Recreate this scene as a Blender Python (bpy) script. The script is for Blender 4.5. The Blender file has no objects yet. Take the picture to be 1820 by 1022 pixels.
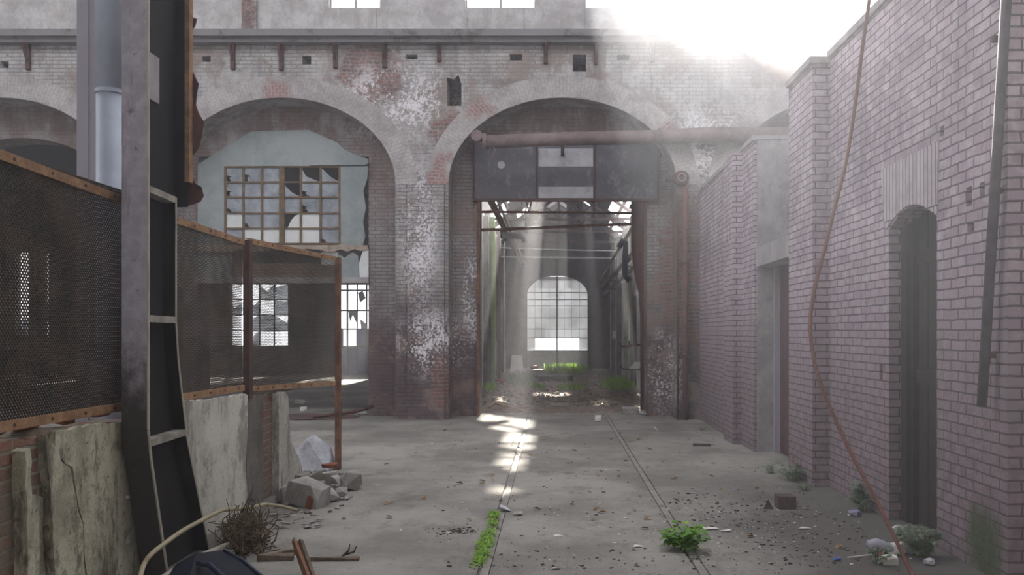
import bpy, bmesh, math, random
from mathutils import Vector, Matrix, noise as mnoise

# ------------------------------------------------------------------ camera, sky, sun, exposure
S = bpy.context.scene
COL = S.collection
F = 1600.0            # focal length in pixels of a 1820 x 1022 frame
VX, VY = 985.0, 590.0  # where the camera axis meets the frame
EYE = 1.7
cam_d = bpy.data.cameras.new('camera')
cam = bpy.data.objects.new('camera', cam_d)
COL.objects.link(cam)
cam.location = (0, 0, EYE)
cam.rotation_euler = (math.pi / 2, 0, 0)
cam_d.sensor_fit = 'HORIZONTAL'
cam_d.sensor_width = 36
cam_d.lens = F / 1820 * 36
cam_d.shift_x = -(VX - 910) / 1820
cam_d.shift_y = (VY - 511) / 1820
cam_d.clip_start = 0.05
cam_d.clip_end = 400
S.camera = cam

SKY = 1.45
w = bpy.data.worlds.new('sky')
S.world = w
w.use_nodes = True
bg = w.node_tree.nodes['Background']
bg.inputs[0].default_value = (0.93, 0.95, 1.0, 1)
bg.inputs[1].default_value = SKY

SUN_ELEV, SUN_AZ = math.radians(26.0), math.radians(0.6)
sd = bpy.data.lights.new('sun', 'SUN')
sd.energy = 13.0
sd.angle = math.radians(0.9)
sd.color = (1.0, 0.93, 0.82)
sun = bpy.data.objects.new('sun', sd)
COL.objects.link(sun)
sdir = Vector((-math.sin(SUN_AZ) * math.cos(SUN_ELEV), -math.cos(SUN_AZ) * math.cos(SUN_ELEV), -math.sin(SUN_ELEV)))
sun.rotation_euler = sdir.to_track_quat('-Z', 'Y').to_euler()
sun.location = (0, 60, 40)

S.view_settings.view_transform = 'Standard'
S.view_settings.look = 'None'
S.view_settings.gamma = 1
S.view_settings.use_curve_mapping = False
S.view_settings.exposure = 1.32
try:
    S.cycles.use_denoising = True
    S.cycles.max_bounces = 7
    S.cycles.diffuse_bounces = 4
    S.cycles.volume_bounces = 1
    S.cycles.transparent_max_bounces = 12
except Exception:
    pass
HAZE = 0.0056

# ------------------------------------------------------------------ helpers
R = random.Random(7)


def at(px, py, d):
    """point at depth d seen at pixel (px, py)"""
    return Vector(((px - VX) / F * d, d, EYE - (py - VY) / F * d))


def ground(px, py, z=0.0):
    d = F * (EYE - z) / (py - VY)
    return Vector(((px - VX) / F * d, d, z))


class MB:
    def __init__(self):
        self.v = []
        self.f = []
        self.uv = None
        self.custom = {}

    def add(self, vs, fs):
        o = len(self.v)
        self.v += [tuple(p) for p in vs]
        self.f += [tuple(i + o for i in q) for q in fs]
        return self

    def box(self, x0, x1, y0, y1, z0, z1):
        vs = [(x, y, z) for z in (z0, z1) for y in (y0, y1) for x in (x0, x1)]
        fs = [(0, 2, 3, 1), (4, 5, 7, 6), (0, 1, 5, 4), (2, 6, 7, 3), (0, 4, 6, 2), (1, 3, 7, 5)]
        return self.add(vs, fs)

    def bar(self, a, b, wd, ht, up=(0, 0, 1)):
        """box beam from a to b"""
        a, b = Vector(a), Vector(b)
        d = (b - a).normalized()
        up = Vector(up)
        s = d.cross(up)
        if s.length < 1e-4:
            s = d.cross(Vector((1, 0, 0)))
        s.normalize()
        u = s.cross(d).normalized()
        vs = []
        for p in (a, b):
            for i, j in ((-1, -1), (1, -1), (1, 1), (-1, 1)):
                vs.append(p + s * (i * wd / 2) + u * (j * ht / 2))
        return self.add(vs, [(3, 2, 1, 0), (4, 5, 6, 7), (0, 1, 5, 4), (1, 2, 6, 5), (2, 3, 7, 6), (3, 0, 4, 7)])

    def tube(self, pts, r, n=10, cap=True):
        pts = [Vector(p) for p in pts]
        rs = r if isinstance(r, (list, tuple)) else [r] * len(pts)
        rings = []
        prev = None
        for i, p in enumerate(pts):
            if i == 0:
                t = pts[1] - p
            elif i == len(pts) - 1:
                t = p - pts[-2]
            else:
                t = (pts[i + 1] - p).normalized() + (p - pts[i - 1]).normalized()
            t.normalize()
            if prev is None:
                a = Vector((0, 0, 1)) if abs(t.z) < 0.9 else Vector((1, 0, 0))
                s = t.cross(a).normalized()
            else:
                s = (prev - t * prev.dot(t)).normalized()
            prev = s
            u = t.cross(s)
            rings.append([p + (s * math.cos(k * 2 * math.pi / n) + u * math.sin(k * 2 * math.pi / n)) * rs[i] for k in range(n)])
        vs = [q for ring in rings for q in ring]
        fs = []
        for i in range(len(rings) - 1):
            for k in range(n):
                fs.append((i * n + k, i * n + (k + 1) % n, (i + 1) * n + (k + 1) % n, (i + 1) * n + k))
        if cap:
            fs.append(tuple(range(n - 1, -1, -1)))
            fs.append(tuple((len(rings) - 1) * n + k for k in range(n)))
        return self.add(vs, fs)

    def prism(self, outline, axis, t0, t1, holes=()):
        """polygon (with holes) in the plane across axis, extruded from t0 to t1"""
        bm = bmesh.new()

        def P(u, v, t):
            return {'x': (t, u, v), 'y': (u, t, v), 'z': (u, v, t)}[axis]
        edges = []
        for loop in [outline] + list(holes):
            vv = [bm.verts.new(P(u, v, t0)) for u, v in loop]
            for i in range(len(vv)):
                edges.append(bm.edges.new((vv[i], vv[(i + 1) % len(vv)])))
        if holes:
            bmesh.ops.triangle_fill(bm, use_beauty=True, edges=edges)
        else:
            bm.faces.new(list(bm.verts))
        fs = list(bm.faces)
        r = bmesh.ops.extrude_face_region(bm, geom=fs)
        mv = [e for e in r['geom'] if isinstance(e, bmesh.types.BMVert)]
        dv = {'x': (t1 - t0, 0, 0), 'y': (0, t1 - t0, 0), 'z': (0, 0, t1 - t0)}[axis]
        bmesh.ops.translate(bm, verts=mv, vec=dv)
        bmesh.ops.recalc_face_normals(bm, faces=list(bm.faces))
        bm.verts.index_update()
        self.add([v.co.copy() for v in bm.verts], [[v.index for v in f.verts] for f in bm.faces])
        bm.free()
        return self

    def hull(self, pts):
        bm = bmesh.new()
        for p in pts:
            bm.verts.new(p)
        r = bmesh.ops.convex_hull(bm, input=list(bm.verts))
        kill = [g for g in r['geom_interior'] + r['geom_unused'] if isinstance(g, bmesh.types.BMVert)]
        if kill:
            bmesh.ops.delete(bm, geom=list(set(kill)), context='VERTS')
        bmesh.ops.dissolve_limit(bm, angle_limit=0.12, verts=list(bm.verts), edges=list(bm.edges))
        bmesh.ops.recalc_face_normals(bm, faces=list(bm.faces))
        bm.verts.index_update()
        self.add([v.co.copy() for v in bm.verts], [[v.index for v in f.verts] for f in bm.faces])
        bm.free()
        return self

    def rock(self, c, sx, sy, sz, rng, n=16, rot=None):
        c = Vector(c)
        pts = []
        for i in range(n):
            p = Vector((rng.uniform(-1, 1), rng.uniform(-1, 1), rng.uniform(-1, 1)))
            m = max(abs(p.x), abs(p.y), abs(p.z))
            p = p / m * rng.uniform(0.8, 1.0)
            q = Vector((p.x * sx, p.y * sy, p.z * sz))
            if rot:
                q.rotate(rot)
            pts.append(c + q)
        zmin = min(p.z for p in pts)
        return self.hull(pts)

    def rough(self, amt, scale=3.0, seed=0.0):
        """push every vertex a little along a noise field"""
        o = []
        for p in self.v:
            q = Vector(p)
            n = mnoise.noise_vector(q * scale + Vector((seed, seed, seed)))
            o.append(tuple(q + n * amt))
        self.v = o
        return self

    def build(self, name, mat, parent=None, smooth=False, bevel=0.0, **tags):
        me = bpy.data.meshes.new(name)
        me.from_pydata(self.v, [], self.f)
        me.materials.append(mat)
        uvl = me.uv_layers.new(name='metres')
        for p in me.polygons:
            if p.index in self.custom:
                for li, c in zip(p.loop_indices, self.custom[p.index]):
                    uvl.data[li].uv = c
                continue
            nx, ny, nz = abs(p.normal.x), abs(p.normal.y), abs(p.normal.z)
            for li in p.loop_indices:
                c = me.vertices[me.loops[li].vertex_index].co
                if ny >= nx and ny >= nz:
                    uvl.data[li].uv = (c.x, c.z)
                elif nx >= nz:
                    uvl.data[li].uv = (c.y, c.z)
                else:
                    uvl.data[li].uv = (c.x, c.y)
        if smooth:
            for p in me.polygons:
                p.use_smooth = True
        o = bpy.data.objects.new(name, me)
        COL.objects.link(o)
        if parent is not None:
            o.parent = parent
            o.matrix_parent_inverse = Matrix.Translation(-parent.location)
        if bevel:
            m = o.modifiers.new('edge', 'BEVEL')
            m.width = bevel
            m.segments = 2
            m.limit_method = 'ANGLE'
        tag(o, **tags)
        return o


def tag(o, label=None, cat=None, group=None, kind=None):
    if label:
        o['label'] = label
    if cat:
        o['category'] = cat
    if group:
        o['group'] = group
    if kind:
        o['kind'] = kind
    return o


def thing(name, label, cat, loc=(0, 0, 0), group=None, kind=None):
    o = bpy.data.objects.new(name, None)
    COL.objects.link(o)
    o.location = loc
    o.empty_display_size = 0.1
    return tag(o, label, cat, group, kind)


def dup(root, loc, rz=None, label=None, scale=None):
    r = root.copy()
    COL.objects.link(r)
    r.location = loc
    if rz is not None:
        r.rotation_euler = (r.rotation_euler[0], r.rotation_euler[1], rz)
    if scale:
        r.scale = scale
    if label:
        r['label'] = label
    for ch in list(root.children):
        c = ch.copy()
        COL.objects.link(c)
        c.parent = r
        for g in list(ch.children):
            d = g.copy()
            COL.objects.link(d)
            d.parent = c
    return r


# ------------------------------------------------------------------ materials
class Mat:
    def __init__(self, name, rough=0.85, metal=0.0, spec=0.3):
        self.m = bpy.data.materials.new(name)
        self.m.use_nodes = True
        self.t = self.m.node_tree
        self.b = self.t.nodes['Principled BSDF']
        self.b.inputs['Roughness'].default_value = rough
        self.b.inputs['Metallic'].default_value = metal
        self.b.inputs['Specular IOR Level'].default_value = spec
        self.geo = None
        self.uvn = None

    def n(self, kind, **kw):
        x = self.t.nodes.new(kind)
        for k, v in kw.items():
            setattr(x, k, v)
        return x

    def link(self, a, b):
        self.t.links.new(a, b)

    def put(self, sock, v):
        if isinstance(v, bpy.types.NodeSocket):
            self.link(v, sock)
        elif isinstance(v, (tuple, list)) and len(v) == 3 and sock.type == 'RGBA':
            sock.default_value = (*v, 1)
        else:
            sock.default_value = v

    def pos(self):
        if not self.geo:
            self.geo = self.n('ShaderNodeNewGeometry')
        return self.geo.outputs['Position']

    def uv(self):
        if not self.uvn:
            self.uvn = self.n('ShaderNodeUVMap')
            self.uvn.uv_map = 'metres'
        return self.uvn.outputs['UV']

    def obj(self):
        return self.n('ShaderNodeTexCoord').outputs['Object']

    def sep(self, v):
        s = self.n('ShaderNodeSeparateXYZ')
        self.link(v, s.inputs[0])
        return s.outputs

    def map(self, v, scale=(1, 1, 1), loc=(0, 0, 0)):
        s = self.n('ShaderNodeMapping')
        self.link(v, s.inputs[0])
        s.inputs['Scale'].default_value = scale
        s.inputs['Location'].default_value = loc
        return s.outputs[0]

    def noise(self, vec, scale, detail=4, rough=0.6, dist=0.0):
        x = self.n('ShaderNodeTexNoise')
        self.link(vec, x.inputs['Vector'])
        x.inputs['Scale'].default_value = scale
        x.inputs['Detail'].default_value = detail
        x.inputs['Roughness'].default_value = rough
        x.inputs['Distortion'].default_value = dist
        return x.outputs['Fac']

    def noisec(self, vec, scale, detail=2):
        x = self.n('ShaderNodeTexNoise')
        self.link(vec, x.inputs['Vector'])
        x.inputs['Scale'].default_value = scale
        x.inputs['Detail'].default_value = detail
        return x.outputs['Color']

    def voro(self, vec, scale, feature='F1'):
        x = self.n('ShaderNodeTexVoronoi', feature=feature)
        self.link(vec, x.inputs['Vector'])
        x.inputs['Scale'].default_value = scale
        return x.outputs['Distance']

    def ss(self, v, lo, hi, a=0.0, b=1.0):
        """smooth step"""
        x = self.n('ShaderNodeMapRange', interpolation_type='SMOOTHSTEP')
        self.put(x.inputs[0], v)
        x.inputs[1].default_value = lo
        x.inputs[2].default_value = hi
        x.inputs[3].default_value = a
        x.inputs[4].default_value = b
        return x.outputs[0]

    def math(self, op, a, b=0.0):
        x = self.n('ShaderNodeMath', operation=op)
        self.put(x.inputs[0], a)
        self.put(x.inputs[1], b)
        return x.outputs[0]

    def mul(self, a, b):
        return self.math('MULTIPLY', a, b)

    def mix(self, fac, a, b, blend='MIX'):
        x = self.n('ShaderNodeMix', data_type='RGBA', blend_type=blend)
        self.put(x.inputs[0], fac)
        self.put(x.inputs[6], a)
        self.put(x.inputs[7], b)
        return x.outputs[2]

    def vadd(self, a, b):
        x = self.n('ShaderNodeVectorMath', operation='ADD')
        self.put(x.inputs[0], a)
        self.put(x.inputs[1], b)
        return x.outputs[0]

    def vscale(self, a, s):
        x = self.n('ShaderNodeVectorMath', operation='SCALE')
        self.put(x.inputs[0], a)
        x.inputs['Scale'].default_value = s
        return x.outputs[0]

    def dist(self, p, scale=(1, 1, 1)):
        """distance of the position to point p, stretched"""
        s = self.n('ShaderNodeVectorMath', operation='SUBTRACT')
        self.link(self.pos(), s.inputs[0])
        s.inputs[1].default_value = p
        m = self.n('ShaderNodeVectorMath', operation='MULTIPLY')
        self.link(s.outputs[0], m.inputs[0])
        m.inputs[1].default_value = scale
        l = self.n('ShaderNodeVectorMath', operation='LENGTH')
        self.link(m.outputs[0], l.inputs[0])
        return l.outputs['Value']

    def bricks(self, c1, c2, mortar, wd=0.25, ht=0.075, ms=0.009, wob=0.012, smooth=0.25):
        v = self.uv()
        c = self.noisec(v, 5.0, 4)
        v2 = self.vadd(v, self.vscale(self.vadd(c, (-0.5, -0.5, -0.5)), wob * 2))
        x = self.n('ShaderNodeTexBrick')
        self.link(v2, x.inputs['Vector'])
        self.put(x.inputs['Color1'], c1)
        self.put(x.inputs['Color2'], c2)
        self.put(x.inputs['Mortar'], mortar)
        x.inputs['Scale'].default_value = 1
        x.inputs['Mortar Size'].default_value = ms
        x.inputs['Mortar Smooth'].default_value = smooth
        x.inputs['Bias'].default_value = 0
        x.inputs['Brick Width'].default_value = wd
        x.inputs['Row Height'].default_value = ht
        return x.outputs['Color'], x.outputs['Fac']

    def bump(self, h, strength=0.5, dist=0.02):
        x = self.n('ShaderNodeBump')
        x.inputs['Strength'].default_value = strength
        x.inputs['Distance'].default_value = dist
        self.link(h, x.inputs['Height'])
        self.link(x.outputs[0], self.b.inputs['Normal'])

    def col(self, c):
        self.put(self.b.inputs['Base Color'], c)
        return self.m


def mat_plain(name, c, rough=0.8, metal=0.0, var=0.25, scale=6.0, c2=None, spec=0.3, bump=0.0):
    """one colour broken up by noise"""
    M = Mat(name, rough, metal, spec)
    p = M.obj()
    f = M.ss(M.noise(p, scale, 5, 0.65), 0.3, 0.7)
    d = c2 if c2 else tuple(k * (1 - var) for k in c)
    if bump:
        M.bump(M.noise(p, scale * 4, 4), bump, 0.02)
    return M.col(M.mix(f, c, d))


def mat_rust(name, c=(0.16, 0.075, 0.035), c2=(0.06, 0.03, 0.02), metal=0.0, rough=0.8, paint=None, cover=0.0, scale=5):
    M = Mat(name, rough, metal)
    p = M.pos()
    k = M.mix(M.ss(M.noise(p, scale, 6, 0.7), 0.35, 0.65), c, c2)
    if paint:
        k = M.mix(M.ss(M.noise(p, scale * 0.8, 6, 0.7, 0.4), cover - 0.08, cover + 0.08), paint, k)
    M.bump(M.noise(p, scale * 12, 4), 0.25, 0.01)
    return M.col(k)


def mat_flange():
    M = Mat('grey flange, oily black foot', 0.6)
    p = M.pos()
    z = M.sep(p)[2]
    n = M.noise(p, 5, 7, 0.75)
    k = M.mix(M.ss(M.noise(p, 11, 6, 0.7), 0.35, 0.65), (0.34, 0.315, 0.355), (0.25, 0.23, 0.265))
    k = M.mix(M.ss(M.noise(M.map(p, (1, 1, 0.15)), 14, 5), 0.55, 0.7, 0, 0.6), k, (0.13, 0.105, 0.105))
    zz = M.math('ADD', z, M.mul(M.math('SUBTRACT', n, 0.5), 1.3))
    k = M.mix(M.ss(zz, 1.15, 1.75, 0.95, 0.0), k, (0.022, 0.017, 0.015))  # turns near black towards the foot
    k = M.mix(M.ss(M.noise(p, 7, 6, 0.7), 0.62, 0.7, 0, 0.7), k, (0.07, 0.05, 0.045))
    M.bump(n, 0.2, 0.01)
    return M.col(k)


def mat_back_wall(inner=False):
    """painted, peeling brick with plaster above and bare sooty brick below"""
    M = Mat('brown stained brick' if inner else 'peeling painted brick', 0.9)
    p = M.pos()
    xyz = M.sep(p)
    z = xyz[2]
    bc, bf = M.bricks((0.21, 0.085, 0.062), (0.10, 0.052, 0.045), (0.20, 0.175, 0.17))
    rv = M.sep(M.bricks((1, 1, 1), (0, 0, 0), (0.5, 0.5, 0.5))[0])[0]
    n1 = M.noise(p, 0.9, 6, 0.65)
    n2 = M.noise(p, 5.0, 6, 0.7)
    n3 = M.noise(p, 18.0, 4, 0.7)
    # grey lilac limewash following the bricks
    grey = M.mix(M.ss(n2, 0.35, 0.7), (0.36, 0.34, 0.335), (0.21, 0.195, 0.20))
    grey = M.mix(M.mul(bf, 0.75), grey, (0.09, 0.085, 0.09))
    grey = M.mix(M.mul(rv, 0.35), grey, (0.16, 0.14, 0.14))
    # bare brick
    zz = M.math('ADD', z, M.mul(M.math('SUBTRACT', n1, 0.5), 3.2))
    low = M.ss(zz, 1.3, 3.1, 1.0, 0.0)
    soot = M.mix(M.ss(n2, 0.3, 0.72), (0.115, 0.075, 0.072), (0.065, 0.052, 0.058))
    soot = M.mix(M.mul(bf, 0.45), soot, (0.05, 0.045, 0.05))
    soot = M.mix(M.ss(M.noise(M.map(p, (1, 1, 2.2), (4, 0, 1)), 3.1, 6, 0.75), 0.57, 0.66), soot, bc)
    c = M.mix(low, grey, soot)
    # plaster above the springing
    pl = M.mix(M.ss(M.noise(p, 2.2, 7, 0.7), 0.35, 0.65), (0.42, 0.405, 0.40), (0.28, 0.26, 0.255))
    pl = M.mix(M.ss(M.noise(M.map(p, (1, 1, 0.16), (2, 0, 0)), 3.4, 5, 0.7), 0.52, 0.7), pl, (0.22, 0.205, 0.21))
    pl = M.mix(M.mul(bf, M.ss(M.noise(p, 0.7, 4), 0.42, 0.56, 0.0, 0.6)), pl, (0.15, 0.135, 0.135))
    up = M.ss(M.math('ADD', z, M.mul(M.math('SUBTRACT', n1, 0.5), 4.0)), 4.9, 5.5)
    c = M.mix(up, c, pl)
    # tan bare plaster, brown stains
    tan = M.ss(M.noise(M.map(p, (1, 1, 1), (9, 3, 5)), 1.1, 7, 0.7), 0.50, 0.60)
    c = M.mix(M.mul(tan, 0.75), c, (0.225, 0.175, 0.15))
    c = M.mix(M.ss(M.noise(M.map(p, (1, 1, 1), (1, 7, 2)), 4.5, 8, 0.75), 0.55, 0.62, 0, 0.5), c, (0.15, 0.13, 0.125))
    c = M.mix(M.ss(n3, 0.58, 0.7, 0.0, 0.5), c, (0.12, 0.105, 0.105))
    if inner:
        c = M.mix(M.mul(M.ss(M.noise(M.map(p, (1, 1, 0.5), (3, 3, 3)), 1.6, 8, 0.75), 0.4, 0.6, 0.2, 0.85), M.ss(z, 3.2, 5.0, 0.3, 1.0)), c, M.mix(M.mul(bf, 0.5), (0.19, 0.12, 0.108), (0.11, 0.085, 0.08)))
    # exposed red brick patches
    for q, r, s in (((-3.55, 17.5, 6.75), 0.75, (1, 0.4, 1.1)), ((-2.05, 17.5, 5.55), 0.45, (1, 0.4, 1)),
                    ((-6.0, 17.5, 8.0), 0.6, (2.4, 0.4, 0.9)), ((-3.0, 17.5, 7.9), 0.35, (1, .4, 1)),
                    ((2.6, 17.5, 3.0), 0.8, (1.3, 0.4, 0.45)), ((0.9, 17.5, 8.3), 0.01, (1, 1, 1)), ((-2.2, 17.5, 0.75), 0.6, (2.5, 0.4, 1.0))):
        d = M.math('ADD', M.dist(q, s), M.mul(M.math('SUBTRACT', n2, 0.5), 1.7 * r))
        c = M.mix(M.mul(M.ss(d, r * 0.7, r * 0.95, 0.9, 0.0), M.ss(n3, 0.35, 0.55, 0.35, 1.0)), c, bc)
    # white flaking limewash down the pier and beside the right-hand arch
    fl = M.ss(M.math('ADD', M.mul(M.noise(M.map(p, (1, 1, 1), (0, 0, 3)), 19, 8, 0.8), 0.7), M.mul(M.noise(p, 1.7, 3), 0.3)), 0.505, 0.54)
    for q, r, s in (((-2.62, 17.5, 3.6), 1.6, (2.9, 0.2, 0.85)), ((2.95, 17.5, 5.4), 1.5, (1.3, 0.2, 1.5)),
                    ((-3.1, 17.5, 6.2), 1.5, (0.9, 0.2, 1.4)), ((-1.65, 18.2, 2.4), 1.5, (4.5, 0.2, 1.0)),
                    ((2.2, 17.5, 0.9), 0.9, (1.9, 0.2, 0.8)), ((-2.4, 17.5, 1.5), .9, (1, .2, 1))):
        k = M.ss(M.dist(q, s), r * 0.25, r, 0.95, 0.0)
        c = M.mix(M.mul(k, fl), c, (0.70, 0.67, 0.70))
    M.bump(M.math('ADD', M.mul(bf, -0.7), M.mul(n2, 0.9)), 0.7, 0.02)
    return M.col(c)


def mat_ring():
    M = Mat('arch ring brick', 0.9)
    p = M.pos()
    bc, bf = M.bricks((0.27, 0.10, 0.075), (0.20, 0.09, 0.075), (0.34, 0.31, 0.31), wd=0.13, ht=0.075, wob=0.008)
    n2 = M.noise(p, 3.0, 6, 0.7)
    grey = M.mix(M.ss(n2, 0.35, 0.7), (0.42, 0.40, 0.395), (0.27, 0.24, 0.23))
    grey = M.mix(M.mul(bf, 0.3), grey, (0.2, 0.18, 0.18))
    bare = M.ss(M.noise(M.map(p, (1, 1, 1), (5, 2, 0)), 0.8, 5, 0.65), 0.55, 0.66)
    c = M.mix(M.mul(bare, 0.75), grey, bc)
    M.bump(M.math('ADD', M.mul(bf, -0.7), M.mul(n2, 0.6)), 0.6, 0.015)
    return M.col(c)


def mat_right_wall():
    """brick thickly coated in grey lilac paint, red where the edges have worn"""
    M = Mat('lilac painted brick', 0.75)
    p = M.pos()
    z = M.sep(p)[2]
    bc, bf = M.bricks((0.25, 0.085, 0.055), (0.16, 0.06, 0.05), (0.10, 0.075, 0.08), ms=0.008, wob=0.011, ht=0.078)
    n1 = M.noise(p, 1.2, 6, 0.65)
    n2 = M.noise(p, 7.0, 6, 0.7)
    rv = M.sep(M.bricks((1, 1, 1), (0, 0, 0), (0.5, 0.5, 0.5), ms=0.008, wob=0.011, ht=0.078)[0])[0]
    c = M.mix(M.ss(n1, 0.3, 0.7), (0.54, 0.425, 0.49), (0.33, 0.25, 0.305))  # lilac paint, pushed pinker to carry the tint of the lens flare
    c = M.mix(M.mul(rv, 0.42), c, (0.19, 0.15, 0.175))
    c = M.mix(M.ss(n2, 0.45, 0.7, 0.0, 0.6), c, (0.60, 0.55, 0.58))
    c = M.mix(M.ss(M.noise(M.map(p, (1, 1, 0.2)), 2.3, 5), 0.5, 0.72, 0.0, 0.5), c, (0.23, 0.18, 0.22))
    zz = M.math('ADD', z, M.mul(M.math('SUBTRACT', n1, 0.5), 2.2))
    low = M.ss(zz, 0.4, 3.0, 0.92, 0.0)  # darker towards the foot: soot, plus the wall's shade put into the colour
    c = M.mix(low, c, M.mix(M.ss(n2, 0.4, 0.65), (0.245, 0.18, 0.205), (0.15, 0.105, 0.125)))
    c = M.mix(M.mul(bf, 0.85), c, (0.085, 0.06, 0.07))
    c = M.mix(M.mul(M.ss(M.noise(M.map(p, (1, 1, 1), (3, 8, 1)), 2.6, 6, 0.75), 0.60, 0.68), M.ss(z, 0.0, 2.6, 1.0, 0.2)), c, bc)
    # moss by the foot of the near corner
    d = M.math('ADD', M.dist((3.03, 6.35, 0.2), (0.5, 1.5, 1.3)), M.mul(M.math('SUBTRACT', n2, 0.5), 0.8))
    c = M.mix(M.ss(d, 0.2, 0.5, 0.9, 0.0), c, (0.05, 0.075, 0.025))
    M.bump(M.math('ADD', M.mul(bf, -1.0), M.math('ADD', M.mul(n2, 0.8), M.mul(M.noise(p, 30, 4), .4))), 1.0, 0.025)
    return M.col(c)


def mat_soldier():
    M = Mat('upright painted bricks', 0.75)
    p = M.pos()
    bc, bf = M.bricks((0.52, 0.46, 0.49), (0.42, 0.36, 0.39), (0.13, 0.10, 0.11), wd=0.075, ht=0.9, ms=0.007, wob=0.006)
    n2 = M.noise(p, 6.0, 6, 0.7)
    c = M.mix(M.ss(n2, 0.4, 0.7, 0, 0.5), bc, (0.24, 0.2, 0.22))
    M.bump(M.math('ADD', M.mul(bf, -1.0), M.mul(n2, 0.3)), 0.8, 0.02)
    return M.col(c)


def mat_plaster(name, a, b, stain=(0.12, 0.105, 0.09), amt=0.6, streak=True, scale=2.0, bump=0.4, green=0.0, pits=0.45):
    M = Mat(name, 0.9)
    p = M.pos()
    n1 = M.noise(p, scale, 8, 0.72)
    n2 = M.noise(p, scale * 7, 7, 0.75)
    c = M.mix(M.ss(n1, 0.38, 0.62), a, b)
    if streak:
        s = M.ss(M.noise(M.map(p, (1, 1, 0.22), (7, 1, 0)), scale * 1.9, 8, 0.75), 0.5, 0.64)
        c = M.mix(M.mul(s, amt), c, stain)
        s = M.ss(M.noise(M.map(p, (1, 1, 0.7), (2, 9, 4)), scale * 1.1, 8, 0.75), 0.53, 0.62, 0, amt * 0.8)
        c = M.mix(s, c, stain)
    c = M.mix(M.ss(n2, 0.55, 0.68, 0.0, pits), c, tuple(k * 0.55 for k in stain))
    c = M.mix(M.ss(n2, 0.28, 0.4, pits, 0.0), c, tuple(min(0.8, k * 1.35) for k in a))
    if green:
        c = M.mix(M.ss(M.noise(M.map(p, (1, 1, 0.2), (1, 5, 0)), 1.5, 4), 0.45, 0.6, 0.0, green), c, (0.16, 0.22, 0.07))
    M.bump(M.math('ADD', n2, M.mul(n1, 0.6)), bump, 0.03)
    return M.col(c)


def mat_old_brick():
    M = Mat('bare old brick', 0.9)
    p = M.pos()
    bc, bf = M.bricks((0.22, 0.09, 0.055), (0.12, 0.07, 0.05), (0.20, 0.18, 0.145), ms=0.012, wob=0.02)
    n2 = M.noise(p, 6.0, 6, 0.7)
    c = M.mix(M.ss(n2, 0.42, 0.6, 0, 0.8), bc, (0.17, 0.145, 0.11))
    M.bump(M.math('ADD', M.mul(bf, -1.0), n2), 0.9, 0.03)
    return M.col(c)


def mat_floor():
    M = Mat('worn concrete floor', 0.9, spec=0.25)
    p = M.pos()
    n0 = M.noise(p, 0.55, 7, 0.65)
    n1 = M.noise(M.map(p, (1, 0.6, 1)), 2.4, 8, 0.75)
    n2 = M.noise(p, 26.0, 5, 0.75)
    n3 = M.noise(M.map(p, (1, 1, 1), (5, 2, 0)), 7.0, 7, 0.75)
    c = M.mix(M.ss(n0, 0.38, 0.62), (0.29, 0.27, 0.247), (0.175, 0.161, 0.147))
    c = M.mix(M.ss(n1, 0.5, 0.68, 0.0, 0.8), c, (0.125, 0.113, 0.10))
    c = M.mix(M.ss(n1, 0.26, 0.42, 0.7, 0.0), c, (0.39, 0.37, 0.345))
    c = M.mix(M.ss(n3, 0.56, 0.66, 0.0, 0.65), c, (0.14, 0.125, 0.11))
    c = M.mix(M.ss(n2, 0.60, 0.68, 0.0, 0.75), c, (0.075, 0.065, 0.058))
    c = M.mix(M.ss(n2, 0.30, 0.37, 0.7, 0.0), c, (0.50, 0.48, 0.45))
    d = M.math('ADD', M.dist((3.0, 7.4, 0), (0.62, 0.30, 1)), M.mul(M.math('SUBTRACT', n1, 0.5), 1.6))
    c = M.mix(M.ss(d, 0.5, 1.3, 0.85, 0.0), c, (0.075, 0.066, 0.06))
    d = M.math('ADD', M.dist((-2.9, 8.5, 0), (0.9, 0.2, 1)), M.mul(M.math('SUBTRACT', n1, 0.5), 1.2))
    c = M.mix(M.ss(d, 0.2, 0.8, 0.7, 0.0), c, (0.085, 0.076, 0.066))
    M.bump(M.math('ADD', M.mul(n1, 1.0), M.math('ADD', M.mul(n3, .5), M.mul(n2, 0.35))), 0.7, 0.035)
    return M.col(c)


def mat_gravel():
    M = Mat('earth and gravel', 0.95)
    p = M.pos()
    v = M.n('ShaderNodeTexVoronoi')
    M.link(p, v.inputs['Vector'])
    v.inputs['Scale'].default_value = 9
    s = M.sep(v.outputs['Color'])
    n = M.noise(p, 1.1, 6, 0.7)
    c = M.mix(s[0], (0.16, 0.125, 0.105), (0.30, 0.27, 0.25))
    c = M.mix(M.ss(s[1], 0.72, 0.8, 0, 0.9), c, (0.22, 0.10, 0.06))
    c = M.mix(M.ss(n, 0.5, 0.7, 0.0, 0.7), c, (0.10, 0.085, 0.075))
    M.bump(M.math('ADD', M.mul(v.outputs['Distance'], -1.0), n), 0.9, 0.06)
    return M.col(c)


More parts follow.
